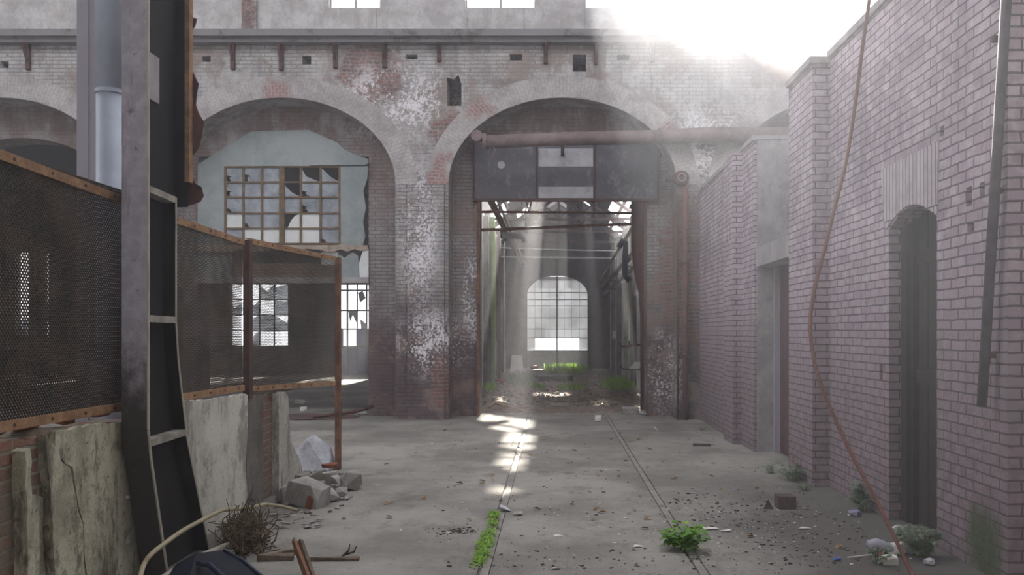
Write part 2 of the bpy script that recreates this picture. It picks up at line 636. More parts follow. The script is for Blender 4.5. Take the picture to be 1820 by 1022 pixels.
def mat_glass(name, tint=(0.55, 0.6, 0.63), dirt=0.55):
    """dusty old glass: part clear, part grey film"""
    M = Mat(name, 0.35, spec=0.5)
    p = M.pos()
    k = M.mix(M.ss(M.noise(p, 3.0, 6, 0.7), 0.35, 0.7), tint, tuple(q * 0.6 for q in tint))
    M.col(k)
    tr = M.n('ShaderNodeBsdfTransparent')
    tr.inputs[0].default_value = (0.9, 0.93, 0.95, 1)
    ms = M.n('ShaderNodeMixShader')
    f = M.ss(M.noise(M.map(p, (1, 1, 1), (3, 1, 4)), 1.7, 5, 0.6), 0.3, 0.7, dirt - 0.2, dirt + 0.2)
    M.link(f, ms.inputs[0])
    M.link(tr.outputs[0], ms.inputs[1])
    M.link(M.b.outputs[0], ms.inputs[2])
    M.link(ms.outputs[0], M.t.nodes['Material Output'].inputs[0])
    return M.m


def mat_translucent(name, c, amt=0.5):
    """thin sheet that lets daylight glow through"""
    M = Mat(name, 0.7)
    p = M.pos()
    br, bf = M.bricks(tuple(k * 1.12 for k in c), tuple(k * 0.85 for k in c), tuple(k * 0.9 for k in c), wd=0.45, ht=0.95, ms=0.0001, wob=0.0)
    k = M.mix(M.ss(M.noise(p, 1.4, 5, 0.6), 0.4, 0.7, 0, 0.35), br, tuple(q * 0.6 for q in c))
    M.col(k)
    tl = M.n('ShaderNodeBsdfTranslucent')
    M.link(k, tl.inputs[0])
    ms = M.n('ShaderNodeMixShader')
    ms.inputs[0].default_value = amt
    M.link(M.b.outputs[0], ms.inputs[1])
    M.link(tl.outputs[0], ms.inputs[2])
    M.link(ms.outputs[0], M.t.nodes['Material Output'].inputs[0])
    return M.m


def mat_leaf(name, c, c2):
    M = Mat(name, 0.5)
    k = M.mix(M.ss(M.noise(M.pos(), 9, 3), 0.35, 0.65), c, c2)
    M.col(k)
    tl = M.n('ShaderNodeBsdfTranslucent')
    M.link(k, tl.inputs[0])
    ms = M.n('ShaderNodeMixShader')
    ms.inputs[0].default_value = 0.4
    M.link(M.b.outputs[0], ms.inputs[1])
    M.link(tl.outputs[0], ms.inputs[2])
    M.link(ms.outputs[0], M.t.nodes['Material Output'].inputs[0])
    return M.m


def mat_board(name, a, b, c, scale=3.0):
    M = Mat(name, 0.6, spec=0.4)
    p = M.pos()
    k = M.mix(M.ss(M.noise(p, 1.3, 6, 0.7), 0.35, 0.65), a, b)
    k = M.mix(M.ss(M.noise(M.map(p, (1, 1, 0.6)), scale * 1.5, 9, 0.85), 0.50, 0.66, 0, 0.55), k, c)
    M.bump(M.noise(p, 14, 5), 0.2, 0.01)
    return M.col(k)


WALLM = mat_back_wall()
INNERM = mat_back_wall(True)
RINGM = mat_ring()
RIGHTM = mat_right_wall()
SOLDM = mat_soldier()
FLOORM = mat_floor()
GRAVM = mat_gravel()
OLDBR = mat_old_brick()
PLAST = mat_plaster('stained low wall plaster', (0.57, 0.54, 0.41), (0.34, 0.315, 0.23), (0.085, 0.072, 0.052), 0.8, scale=2.6, bump=0.8, pits=0.7)
UPPER = mat_plaster('pale upper plaster', (0.54, 0.525, 0.52), (0.38, 0.36, 0.355), (0.32, 0.28, 0.27), 0.5)
CORR = mat_plaster('flaking corridor plaster', (0.62, 0.61, 0.57), (0.44, 0.43, 0.40), (0.15, 0.13, 0.11), 0.7, green=0.5)
CORRD = mat_plaster('sooty corridor wall', (0.22, 0.205, 0.205), (0.14, 0.13, 0.135), (0.06, 0.05, 0.05), 0.7)
ENDW = mat_plaster('plum dark end wall', (0.115, 0.095, 0.105), (0.07, 0.06, 0.07), (0.035, 0.03, 0.03), 0.7)
LEDGEM = mat_rust('dark grey ledge', (0.10, 0.085, 0.08), (0.07, 0.06, 0.06), paint=(0.19, 0.18, 0.185), cover=0.6, scale=3)  # patchy grey, darker than the wall round it
DARKW = mat_plaster('dark gallery wall', (0.10, 0.085, 0.075), (0.065, 0.055, 0.05), (0.03, 0.027, 0.025), 0.6)
CONC = mat_plaster('bare concrete', (0.36, 0.335, 0.345), (0.27, 0.25, 0.26), (0.16, 0.14, 0.14), 0.4, bump=0.3)
RUST = mat_rust('brown rust', (0.20, 0.10, 0.055), (0.085, 0.045, 0.03))
RUSTD = mat_rust('dark rust', (0.10, 0.05, 0.04), (0.05, 0.03, 0.025))
RUSTY = mat_rust('tan rust rail', (0.33, 0.20, 0.105), (0.19, 0.10, 0.05), scale=9)
RAILM = mat_rust('sunk rail steel', (0.26, 0.24, 0.22), (0.17, 0.155, 0.14))
STEELG = mat_rust('grey painted steel', (0.10, 0.075, 0.06), (0.06, 0.05, 0.045), paint=(0.33, 0.305, 0.345), cover=0.70, rough=0.6, scale=14)
STEELD = mat_rust('black steel', (0.006, 0.005, 0.005), (0.004, 0.003, 0.003), rough=0.9)  # near-black tone for the web, rear flange and side hall frames
FLANGEM = mat_flange()
STIFFM = mat_plain('tan worn stiffener', (0.33, 0.30, 0.255), 0.7, 0, 0.5, 9)
EDGE = mat_plain('pale steel edge', (0.36, 0.33, 0.27), 0.6)  # pale tone along the flange edges
DUCTM = mat_plain('pale blue zinc pipe', (0.42, 0.46, 0.55), 0.5, 0.0, 0.2, 3.0)
ROOFM = mat_plain('dark roof sheet', (0.055, 0.055, 0.065), 0.8)
TRUSS = mat_rust('truss steel', (0.14, 0.085, 0.07), (0.09, 0.07, 0.07))
SHEET = mat_board('grey green sheet metal', (0.27, 0.295, 0.295), (0.19, 0.22, 0.225), (0.34, 0.36, 0.36), 2.0)
FRAMEY = mat_rust('ochre window bars', (0.17, 0.11, 0.05), (0.09, 0.065, 0.045), scale=8)
GLASS = mat_glass('dusty window glass', (0.42, 0.45, 0.50), 0.6)
WHITEP = mat_plain('white pane', (0.62, 0.63, 0.63), 0.5, 0, 0.1)
BOARDD = mat_board('flaking dark boards', (0.10, 0.095, 0.11), (0.065, 0.06, 0.072), (0.30, 0.29, 0.30))
BOARDL = mat_board('pale flaked paint', (0.42, 0.41, 0.43), (0.30, 0.29, 0.31), (0.09, 0.08, 0.09))
WOODD = mat_plain('dark door wood', (0.022, 0.013, 0.012), 0.85, 0, 0.4, 8)
WOODR = mat_plain('red brown door leaf', (0.085, 0.028, 0.036), 0.8, 0, 0.3, 4)
BLUED = mat_plain('blue painted door', (0.09, 0.13, 0.28), 0.6, 0, 0.3, 4)
PIPEM = mat_rust('rusty flaking pipe', (0.21, 0.155, 0.15), (0.14, 0.10, 0.10), scale=4)
WHITEPIPE = mat_plain('white pipe', (0.6, 0.6, 0.62), 0.5)
MILKY = mat_translucent('milky window glass', (0.8, 0.81, 0.82), 0.7)
SOFTG = mat_glass('beam softening glass', (0.6, 0.62, 0.66), 0.3)  # added pane that thins the sun beam at the glare's left edge
GATEM = mat_translucent('milky gate panels', (0.60, 0.62, 0.65), 0.3)
GREEN1 = mat_leaf('fresh green leaves', (0.15, 0.36, 0.04), (0.08, 0.21, 0.025))
GREEN2 = mat_leaf('sun-brightened grass', (0.30, 0.50, 0.06), (0.16, 0.32, 0.035))  # green made brighter in colour to stand for sunlight on the grass
GREEN3 = mat_leaf('dusty green leaves', (0.12, 0.19, 0.10), (0.22, 0.28, 0.20))
MOSSM = mat_plain('moss', (0.10, 0.15, 0.03), 0.95, 0, 0.5, 20)
BEND = mat_plain('beige hose', (0.36, 0.31, 0.20), 0.55, 0, 0.2, 10)
BARK = mat_plain('rotten wood', (0.17, 0.12, 0.085), 0.9, 0, 0.5, 14, bump=0.6)
ROOTS = mat_plain('dead roots', (0.12, 0.085, 0.05), 0.95, 0, 0.5, 12)
BLUEP = mat_plain('dark blue plastic', (0.004, 0.007, 0.018), 0.5, 0, 0.3, 3, spec=0.25)
ROCKM = mat_plaster('broken concrete', (0.33, 0.315, 0.30), (0.22, 0.205, 0.19), (0.12, 0.11, 0.10), 0.3, streak=False, scale=5)
BRICKR = mat_plain('red brick', (0.27, 0.10, 0.055), 0.9, 0, 0.4, 12, bump=0.4)
WHITEB = mat_plaster('whitewashed block', (0.52, 0.53, 0.58), (0.36, 0.36, 0.40), (0.22, 0.21, 0.22), 0.3, streak=False, scale=4)
ROPE = mat_plain('rust red cable', (0.19, 0.085, 0.065), 0.75, 0, 0.3, 20)
LEAFD = mat_plain('dry leaf', (0.30, 0.19, 0.10), 0.9, 0, 0.5, 20)
PAPER = mat_plain('pale scrap', (0.62, 0.60, 0.56), 0.8, 0, 0.2, 10)
DIRTM = mat_plain('dark dirt', (0.075, 0.06, 0.045), 0.95, 0, 0.5, 15, bump=0.6)

# ------------------------------------------------------------------ the setting
D0 = 17.5             # front of the arcade wall
K0 = F / D0


def wx(px):
    return (px - VX) / K0


def wz(py):
    return EYE - (py - VY) / K0


# floor of the hall, with the two grooves of an old track
gx = (-0.50, 1.05)
prof = [(-26, 0), ]
for g in gx:
    prof += [(g - 0.045, 0), (g - 0.045, -0.02), (g + 0.045, -0.02), (g + 0.045, 0)]
prof += [(12, 0), (12, -0.3), (-26, -0.3)]
m = MB().prism(prof, 'y', -6, 18.9)
m.build('floor', FLOORM, kind='structure')
for i, g in enumerate(gx):
    MB().box(g - 0.022, g + 0.036, 0, 18.8, -0.04, -0.004).build('trim_%d' % (i + 1), RAILM, kind='structure')
# floor beyond the arcade: earth in the corridor, concrete in the left hall
MB().box(-2.6, 2.9, 18.9, 60, -0.3, -0.01).build('floor_corridor', GRAVM, kind='structure')
MB().box(-30, -2.6, 18.9, 60, -0.3, 0.0).build('floor_side_hall', FLOORM, kind='structure')

# arcade wall, front order
AX = [wx(px) for px in (-500, 0, 500, 1000, 1500)]
AA, AZ, AB = 2.22, wz(328), 1.69


def arch_pts(cx, a, zs, b, n=28, left_first=True):
    p = [(cx + a * math.cos(math.pi - math.pi * i / n), zs + b * math.sin(math.pi * i / n)) for i in range(n + 1)]
    return p


def arcade(x0, x1, top, ops):
    """outline of a wall standing on the ground with openings cut up from the floor"""
    o = [(x0, 0)]
    for op in ops:
        if op[0] == 'arch':
            _, cx, a, zs, b = op
            o.append((cx - a, 0))
            o += arch_pts(cx, a, zs, b)
            o.append((cx + a, 0))
        else:
            _, xa, xb, z = op
            o += [(xa, 0), (xa, z), (xb, z), (xb, 0)]
    o += [(x1, 0), (x1, top), (x0, top)]
    return o


def rect(x0, x1, z0, z1):
    return [(x0, z0), (x1, z0), (x1, z1), (x0, z1)]


LEDGE = wz(66)
holes = []
for px, py, wd, ht in ((367, 105, 15, 10), (545, 107, 16, 15), (732, 101, 20, 8), (917, 102, 22, 11), (1030, 112, 24, 30), (1108, 102, 22, 9), (8, 115, 15, 12)):
    holes.append(rect(wx(px - wd / 2), wx(px + wd / 2), wz(py + ht / 2), wz(py - ht / 2)))
# broken recess beside the right-hand arch
holes.append([(wx(795), wz(188)), (wx(820), wz(188)), (wx(820), wz(150)), (wx(815), wz(133)), (wx(806), wz(141)), (wx(794), wz(138))])
m = MB().prism(arcade(-27, 10, LEDGE, [('arch', x, AA, AZ, AB) for x in AX]), 'y', D0, D0 + 0.72, holes)
m.build('wall_back', WALLM, kind='structure')
# inner order, with smaller openings
ZI = wz(66)
xj0, xj1 = at(852, 600, 18.22).x, at(1150, 600, 18.22).x
wl0, wl1 = at(352, 600, 18.22).x, at(655, 600, 18.22).x
inner = arcade(-27, 10, ZI, [('arch', AX[0], 1.75, AZ, 1.06), ('arch', AX[1], 1.75, AZ, 1.06), ('rect', wl0, wl1, 5.25), ('rect', xj0, xj1, 4.55)])
m = MB().prism(inner, 'y', D0 + 0.72, D0 + 1.35)
m.build('wall_back_inner', INNERM, kind='structure')
# arch rings: radial bricks standing a little proud of the wall
for i, cx in enumerate(AX[1:]):
    m = MB()
    n = 72
    y = D0 - 0.012
    wd = 0.42
    pi_, po = [], []
    for k in range(n + 1):
        t = math.pi - math.pi * k / n
        pi_.append((cx + AA * math.cos(t), AZ + AB * math.sin(t)))
        po.append((cx + (AA + wd) * math.cos(t), AZ + (AB + wd) * math.sin(t)))
    s = 0.0
    for k in range(n):
        a, b = pi_[k], pi_[k + 1]
        c, d = po[k + 1], po[k]
        l = (Vector(d) - Vector(c)).length
        b0 = len(m.v)
        m.v += [(a[0], y, a[1]), (b[0], y, b[1]), (c[0], y, c[1]), (d[0], y, d[1]), (c[0], D0 + .01, c[1]), (d[0], D0 + .01, d[1])]
        m.custom[len(m.f)] = [(0, s), (0, s + l), (wd, s + l), (wd, s)]
        m.f.append((b0, b0 + 1, b0 + 2, b0 + 3))
        m.f.append((b0 + 3, b0 + 2, b0 + 4, b0 + 5))
        s += l
    m.build('trim_%d' % (i + 3), RINGM, kind='structure')
# pilaster strip on the pier between the two arches
MB().box(wx(725), wx(790), D0 - 0.07, D0 + 0.02, 0, wz(330)).build('wall_back_pier', WALLM, kind='structure')

# crane ledge and the clerestory wall over it
m = MB()
m.box(-27, 10, D0 - 0.30, D0 + 0.5, wz(72), wz(60))
m.box(-27, 10, D0 - 0.20, D0 + 0.4, wz(80), wz(72))
m.build('trim_7', LEDGEM, kind='structure')
WINX = [(-3.9, 0.5), (-1.05, 0.68), (1.55, 0.95), (4.65, 1.95), (8.4, 1.5)]  # right-hand openings widened and left unglazed to let the glare beams in
ww = [rect(c - h, c + h, 8.02, 10.4) for c, h in WINX]
MB().prism(rect(-27, 10.6, wz(60), 11.6), 'y', D0 + 0.05, D0 + 0.55, ww).build('wall_upper', UPPER, kind='structure')
for i, (c, h) in enumerate(WINX):
    m = MB()
    m.box(c - h, c + h, D0 + 0.2, D0 + 0.27, 8.0, 8.06)
    m.box(c - h, c + h, D0 + 0.2, D0 + 0.27, 9.1, 9.14)
    k = -h
    while k <= h + 0.01:
        m.box(c + k - 0.02, c + k + 0.02, D0 + 0.2, D0 + 0.27, 8.02, 10.4)
        k += h if h < 0.8 else h / 1.5
    wv = thing('window_%d' % (i + 2), None, None, (c, D0 + 0.2, 8.02), kind='structure')
    m.build('frame', STEELG, wv)
    if i < 3:
        MB().box(c - h, c + h, D0 + 0.225, D0 + 0.235, 8.04, 10.4).build('milky_glass' if i < 2 else 'beam_softening_glass', MILKY if i < 2 else SOFTG, wv)  # milky panes block the sun beam, the third pane is added to soften it
    # lower boarded light under each window
for px0, px1, tn in ((582, 668, 8), (833, 930, 9), (1040, 1210, 10)):
    m = MB()
    m.box(wx(px0), wx(px1), D0 + 0.0, D0 + 0.05, wz(56), wz(14))
    m.build('trim_%d' % tn, UPPER, kind='structure')
MB().box(wx(430), wx(456), D0 - 0.02, D0 + 0.06, wz(58), 11.6).build('trim_11', WALLM, kind='structure')

# ledge brackets, each its own
BR = [(52, 125), (165, 120), (415, 124), (501, 126), (597, 122), (684, 120), (781, 110), (970, 114), (1059, 116), (1160, 110)]
for i, (px, py) in enumerate(BR):
    m = MB()
    x = wx(px)
    m.box(x - 0.04, x + 0.04, D0 - 0.07, D0 + 0.0, wz(py), wz(80))
    m.bar((x, D0 - 0.04, wz(py - 14)), (x, D0 - 0.24, wz(82)), 0.05, 0.05)
    lab = {52: 'rusted bracket under the ledge, left of the grey column', 165: 'rusted bracket under the ledge behind the zinc pipe',
           415: 'rusted bracket under the ledge, just right of the torn steel column', 501: 'thin bracket under the ledge above the crown of the window arch',
           597: 'kinked rusted bracket under the ledge, above the red bricks at the window arch', 684: 'bracket under the ledge above the exposed red brick patch',
           781: 'bracket under the ledge above the broken dark recess', 970: 'bracket under the ledge above the doorway arch, left of the big square hole',
           1059: 'bracket under the ledge right beside the big square hole', 1160: 'hazy bracket under the ledge at the right end of the doorway arch'}[px]
    m.build('ledge_bracket', RUSTD, label=lab, cat='bracket', group='brackets under the crane ledge')

# ------------------------------------------------------------------ right-hand building: low brick wall
m = MB()
m.box(2.83, 3.6, 12.75, D0, 0, 4.45)
m.box(2.70, 2.95, 13.6, 14.35, 0, 4.42)
m.build('wall_right_far', RIGHTM, kind='structure')
# door recess with lintel
m = MB()
m.box(2.87, 3.75, 12.72, 13.0, 0, 4.42)
m.build('wall_right_jamb', CONC, kind='structure')
MB().box(2.86, 3.3, 10.85, 12.76, 2.62, 2.89).build('trim_12', CONC, kind='structure')
MB().box(3.36, 3.75, 10.8, 12.75, 2.8, 4.42).build('wall_right_recess', CONC, kind='structure')
MB().box(2.84, 3.75, 9.9, 10.9, 0, 4.66).build('wall_right_pier', RIGHTM, kind='structure')
# near wall with the arched doorway
y0, y1 = 7.13, 8.15
arc = [(y1 - (y1 - y0) * i / 10, 2.62 + 0.15 * math.sin(math.pi * i / 10)) for i in range(11)]
out = [(6.04, 0), (y0, 0)] + arc[::-1] + [(y1, 0), (9.95, 0), (9.95, 4.72), (6.04, 4.72)]
wh = [rect(6.53, 6.62, 2.62, 2.76), rect(6.5, 6.6, 2.42, 2.5), rect(6.33, 6.41, 2.66, 2.76), rect(7.0, 7.07, 3.23, 3.31), rect(8.3, 8.38, 1.25, 1.4)]
MB().prism(out, 'x', 3.03, 3.30, wh).build('wall_right', RIGHTM, kind='structure')
MB().box(3.032, 7.0, 6.02, 6.34, 0, 4.715).build('wall_right_end', RIGHTM, kind='structure')
# upright bricks over the doorway, tapering fan
fan = [(7.08, 3.20), (8.33, 3.20)] + [(y1 + 0.06 - (y1 - y0 + 0.08) * i / 10, 2.63 + 0.15 * math.sin(math.pi * i / 10)) for i in range(11)]
MB().prism(fan, 'x', 3.018, 3.06).build('trim_13', SOLDM, kind='structure')
# coping on the low wall
for i, (a, b, x0, x1, z) in enumerate(((6.04, 9.9, 3.0, 3.5, 4.72), (9.86, 10.9, 2.8, 3.75, 4.66), (12.72, 17.5, 2.8, 3.6, 4.42))):
    MB().box(x0, x1, a, b, z - 0.01, z + 0.06).build('trim_%d' % (14 + i), CONC, kind='structure')

# doors in the right wall
d = thing('door_1', None, None, (3.16, 10.9, 0), kind='structure')
m = MB()
for k in range(5):
    m.box(3.15, 3.19, 10.95 + k * 0.36, 10.95 + k * 0.36 + 0.352, 0.02, 2.62)
m.build('door_leaf', WOODR, d)
m = MB()
m.box(3.10, 3.2, 12.66, 12.72, 0, 2.62)
m.box(3.12, 3.2, 12.54, 12.57, 0, 2.62)
m.build('door_frame', STEELG, d)
d = thing('door_2', None, None, (3.25, 7.13, 0), kind='structure')
m = MB()
for k in range(4):
    m.box(3.22, 3.26, 7.16 + k * 0.2, 7.16 + k * 0.2 + 0.19, 0.02, 2.75)
m.box(3.20, 3.23, 7.16, 7.96, 1.25, 1.37)
m.box(3.20, 3.23, 7.16, 7.96, 2.3, 2.42)
m.build('door_leaf', WOODD, d)
m = MB()
m.box(3.14, 3.30, 8.02, 8.15, 0, 2.75)
m.box(3.17, 3.22, 7.95, 8.0, 0, 2.7)
m.box(3.14, 3.30, 7.05, 7.16, 0, 2.66)
m.build('door_frame', WOODD, d)

# ------------------------------------------------------------------ corridor beyond the doorway
CX0, CX1, CY0, CY1, EAV = -2.25, 2.6, 18.85, 42.0, 5.5
for side, x0, x1 in (('left', CX0 - 0.3, CX0), ('right', CX1, CX1 + 0.3)):
    MB().box(x0, x1, CY0, CY1, 0, EAV).build('wall_corridor_' + side, CORR if side == 'left' else CORR, kind='structure')
tn = 20
for k, y in enumerate((22.5, 25.6, 28.6, 31.6, 34.8, 38.2)):
    for s, xa, xb in ((1, CX0, CX0 + 0.16), (-1, CX1 - 0.16, CX1)):
        MB().box(xa, xb, y, y + 0.5, 0, EAV - 0.1).build('trim_%d' % tn, (CORRD, CORR, CORRD, CORR, CORRD, CORRD)[k], kind='structure')
        tn += 1
# end wall of the corridor with an arch, and the gate behind it
ea0, ea1 = at(936, 600, 42).x, at(1045, 600, 42).x
ecx, eaa = (ea0 + ea1) / 2, (ea1 - ea0) / 2
o = [(CX0 - 0.3, 0), (ea0, 0)] + arch_pts(ecx, eaa, 3.45, 0.9) + [(ea1, 0), (CX1 + 0.3, 0), (CX1 + 0.3, 6.1), (0.17, 8.2), (CX0 - 0.3, 6.1)]
MB().prism(o, 'y', 42, 42.6).build('wall_corridor_end', ENDW, kind='structure')

# roof sheets with holes where sheets are missing; side gaps widened to brighten the corridor
RIDX, RIDZ = 0.17, 7.5
roofholes_l = [(-1.65, -0.28, 30.6, 32.0), (-0.62, -0.20, 27.7, 29.6), (-0.56, -0.26, 25.8, 27.2), (-0.5, -0.24, 23.9, 24.4), (-0.95, -0.5, 29.7, 30.2),
               (-2.6, -1.75, 21.5, 34.0), (-0.35, RIDX, 39.0, 40.2), (-2.6, -2.0, 35, 37), (-1.5, -1.0, 35.5, 37)]
roofholes_r = [(2.0, 2.95, 21.5, 33.5), (RIDX, 0.55, 39.2, 40.4), (2.2, 2.9, 35.5, 37.5), (1.1, 1.5, 35, 35.6)]


def roof_side(xe, hs, name):
    def zz(x):
        return 5.62 + (1 - abs(x - RIDX) / 2.7) * (RIDZ - 5.62)
    x0, x1 = min(xe, RIDX), max(xe, RIDX)
    xs = sorted({x0, x1, *[min(max(q, x0), x1) for h in hs for q in h[:2]]})
    ys = sorted({CY0 - 0.1, 42.6, *[q for h in hs for q in h[2:]]})
    m = MB()
    for i in range(len(xs) - 1):
        for j in range(len(ys) - 1):
            cx, cy = (xs[i] + xs[i + 1]) / 2, (ys[j] + ys[j + 1]) / 2
            if any(h[0] < cx < h[1] and h[2] < cy < h[3] for h in hs):
                continue
            q = [(xs[i], ys[j]), (xs[i + 1], ys[j]), (xs[i + 1], ys[j + 1]), (xs[i], ys[j + 1])]
            vs = [(x, y, zz(x)) for x, y in q] + [(x, y, zz(x) + 0.04) for x, y in q]
            m.add(vs, [(3, 2, 1, 0), (4, 5, 6, 7), (0, 1, 5, 4), (1, 2, 6, 5), (2, 3, 7, 6), (3, 0, 4, 7)])
    m.build(name, ROOFM, kind='structure')


roof_side(-2.6, roofholes_l, 'ceiling_corridor_left')
roof_side(2.95, roofholes_r, 'ceiling_corridor_right')
MB().box(-2.9, -2.3, CY0, 24, EAV, 5.9).build('wall_corridor_eave', CORRD, kind='structure')

# unseen roof added to darken the hall, its opening placed to set the light
MB().box(-27, 11, -9, 5.6, 11.6, 11.8).build('ceiling', ROOFM, kind='structure')
MB().box(-27, 11, 13.0, 18.3, 11.6, 11.8).build('ceiling_back', ROOFM, kind='structure')

# side hall behind the window arch
MB().box(-30, CX0 - 0.3, CY0, 36.4, 7.2, 7.4).build('ceiling_side_hall', ROOFM, kind='structure')
bw = [(-13.0, -10.65, 1.14, 3.62), (-21.6, -21.0, 1.5, 4.9), (-20.5, -20.2, 1.5, 4.9), (-17.2, -16.2, 1.4, 3.6)]
dx0, dx1 = -8.75, -6.6
bo = [(-30, 0), (dx0, 0), (dx0, 3.62), (dx1, 3.62), (dx1, 0), (CX0 - 0.3, 0), (CX0 - 0.3, 7.3), (-30, 7.3)]
MB().prism(bo, 'y', 36, 36.4, [rect(*q) for q in bw]).build('wall_side_hall', DARKW, kind='structure')
MB().box(-30, -29.7, 18.5, 36.4, 0, 7.3).build('wall_side_hall_left', DARKW, kind='structure')
MB().box(-27, 11, -9.3, -9, 0, 9.0).build('wall_front', DARKW, kind='structure')  # unseen rear wall, put in to cut the light from behind
MB().box(10.6, 10.9, -9, D0, 0, 11.6).build('wall_right_hall', UPPER, kind='structure')  # unseen side wall, put in to keep sky light off the near corner
m = MB()
m.box(-26, -25.7, -9, D0, 0, 11.6)
m.build('wall_left_far', UPPER, kind='structure')

# ------------------------------------------------------------------ dusty air
H = bpy.data.materials.new('dusty air')
H.use_nodes = True
nt = H.node_tree
nt.nodes.remove(nt.nodes['Principled BSDF'])
vs_ = nt.nodes.new('ShaderNodeVolumeScatter')
vs_.inputs['Color'].default_value = (0.93, 0.92, 1.0, 1)
vs_.inputs['Density'].default_value = HAZE
vs_.inputs['Anisotropy'].default_value = 0.62
nt.links.new(vs_.outputs[0], nt.nodes['Material Output'].inputs['Volume'])
MB().box(-25.6, 9.9, -3.0, 43.5, 0.002, 11.5).build('haze', H, label='thin sunlit dust haze filling the hall and the corridor', cat='haze', kind='stuff')

# added scattering volume that makes the sun glare at the upper right
DC = Vector((3.5, 12.2, 6.6))
DR = Vector((3.6, 5.2, 3.3))
H2 = bpy.data.materials.new('glare volume')
H2.use_nodes = True
nt = H2.node_tree
nt.nodes.remove(nt.nodes['Principled BSDF'])
v2 = nt.nodes.new('ShaderNodeVolumeScatter')
v2.inputs['Color'].default_value = (1.0, 0.92, 0.965, 1)  # pinkish, taking in the tint of the lens flare
v2.inputs['Anisotropy'].default_value = 0.62
tc = nt.nodes.new('ShaderNodeTexCoord')
ln = nt.nodes.new('ShaderNodeVectorMath')
ln.operation = 'LENGTH'
nt.links.new(tc.outputs['Object'], ln.inputs[0])
mr = nt.nodes.new('ShaderNodeMapRange')
mr.interpolation_type = 'SMOOTHERSTEP'
for i_, v_ in enumerate((0.0, 1.0, 0.095, 0.0)):
    mr.inputs[i_ + 1].default_value = v_
nt.links.new(ln.outputs['Value'], mr.inputs[0])
nt.links.new(mr.outputs[0], v2.inputs['Density'])
nt.links.new(v2.outputs[0], nt.nodes['Material Output'].inputs['Volume'])
bm = bmesh.new()
bmesh.ops.create_icosphere(bm, subdivisions=3, radius=1.0)
me = bpy.data.meshes.new('glare_cloud')
bm.to_mesh(me)
bm.free()
me.materials.append(H2)
o = bpy.data.objects.new('glare_cloud', me)
COL.objects.link(o)
o.location = DC
o.scale = DR
tag(o, 'added scattering volume that makes the glare over the right-hand wall below the high windows', 'dust', kind='stuff')

# ------------------------------------------------------------------ window in the left arch
Y1 = 18.16


def ax(px, d=Y1):
    return (px - VX) / F * d


def az(py, d=Y1):
    return EYE - (py - VY) / F * d


wn = thing('window_1', None, None, (ax(500), Y1, az(366)), kind='structure')
# sheet metal round the window, in overlapping pieces
m = MB()
m.prism([(ax(352), az(292)), (ax(448), az(233)), (ax(448), az(297)), (ax(352), az(297))], 'y', Y1 - 0.01, Y1 + 0.03)
m.prism([(ax(446), az(234)), (ax(552), az(231)), (ax(552), az(297)), (ax(446), az(297))], 'y', Y1 - 0.025, Y1 + 0.0)
m.prism([(ax(550), az(232)), (ax(575), az(243)), (ax(600), az(254)), (ax(615), az(268)), (ax(640), az(279)), (ax(655), az(283)), (ax(656), az(291)), (ax(648), az(294)), (ax(550), az(295))], 'y', Y1 - 0.05, Y1 - 0.02)
m.prism(rect(ax(352), ax(401), az(437), az(296)), 'y', Y1 - 0.02, Y1 + 0.02)
m.prism([(ax(602), az(436)), (ax(644), az(438)), (ax(650), az(420)), (ax(645), az(395)), (ax(651), az(370)), (ax(646), az(340)), (ax(653), az(318)), (ax(655), az(296)), (ax(602), az(296))], 'y', Y1 - 0.02, Y1 + 0.02)
m.build('sheet_metal', SHEET, wn)
m = MB()
for px in (401, 433, 466, 535, 570, 604):
    m.box(ax(px) - 0.02, ax(px) + 0.02, Y1 - 0.03, Y1 + 0.03, az(434), az(296))
m.box(ax(497), ax(506), Y1 - 0.04, Y1 + 0.03, az(434), az(296))
for py in (297, 324, 351, 379, 406, 433):
    m.box(ax(400), ax(605), Y1 - 0.025, Y1 + 0.025, az(py) - 0.016, az(py) + 0.016)
m.build('frame', FRAMEY, wn)
XC = [401, 433, 466, 500, 535, 570, 604]
YC = [297, 324, 351, 379, 406, 433]
white = {(0, 3), (1, 4), (2, 4), (3, 4), (4, 4), (3, 3), (4, 3)}
empty = {(3, 0), (4, 0), (5, 0), (3, 1)}
broken = {(0, 0), (1, 0), (0, 1), (0, 2), (1, 3), (4, 1), (4, 2), (5, 4)}
mg, mw = MB(), MB()
rr = random.Random(3)
for i in range(6):
    for j in range(5):
        x0, x1, z0, z1 = ax(XC[i]), ax(XC[i + 1]), az(YC[j + 1]), az(YC[j])
        if (i, j) in empty:
            if rr.random() < 0.8:   # a shard left in the corner
                mg.prism([(x0, z0), (x1, z0), (x0 + (x1 - x0) * rr.uniform(.2, .6), z0 + (z1 - z0) * rr.uniform(.2, .5)), (x0, z1)], 'y', Y1, Y1 + 0.005)
            continue
        if (i, j) in white:
            if (i, j) == (3, 3):
                mw.prism([(x0 + .12, z0), (x1, z0), (x1, z1), (x0 + .28, z1 - .05), (x0 + .2, z1 - .14)], 'y', Y1, Y1 + 0.006)
            else:
                mw.prism(rect(x0, x1, z0, z1), 'y', Y1, Y1 + 0.006)
            continue
        if (i, j) in broken:
            a, b = rr.uniform(.25, .55), rr.uniform(.3, .6)
            w_, h_ = x1 - x0, z1 - z0
            mg.prism([(x0 + w_ * a, z0), (x1, z0), (x1, z1), (x0, z1), (x0, z0 + h_ * b), (x0 + w_ * .35, z0 + h_ * b * .8), (x0 + w_ * .2, z0 + h_ * .3)], 'y', Y1, Y1 + 0.005)
            continue
        mg.prism(rect(x0, x1, z0, z1), 'y', Y1, Y1 + 0.005)
mg.build('glass_pane', GLASS, wn)
mw.build('white_pane', WHITEP, wn, label='white replacement panes')
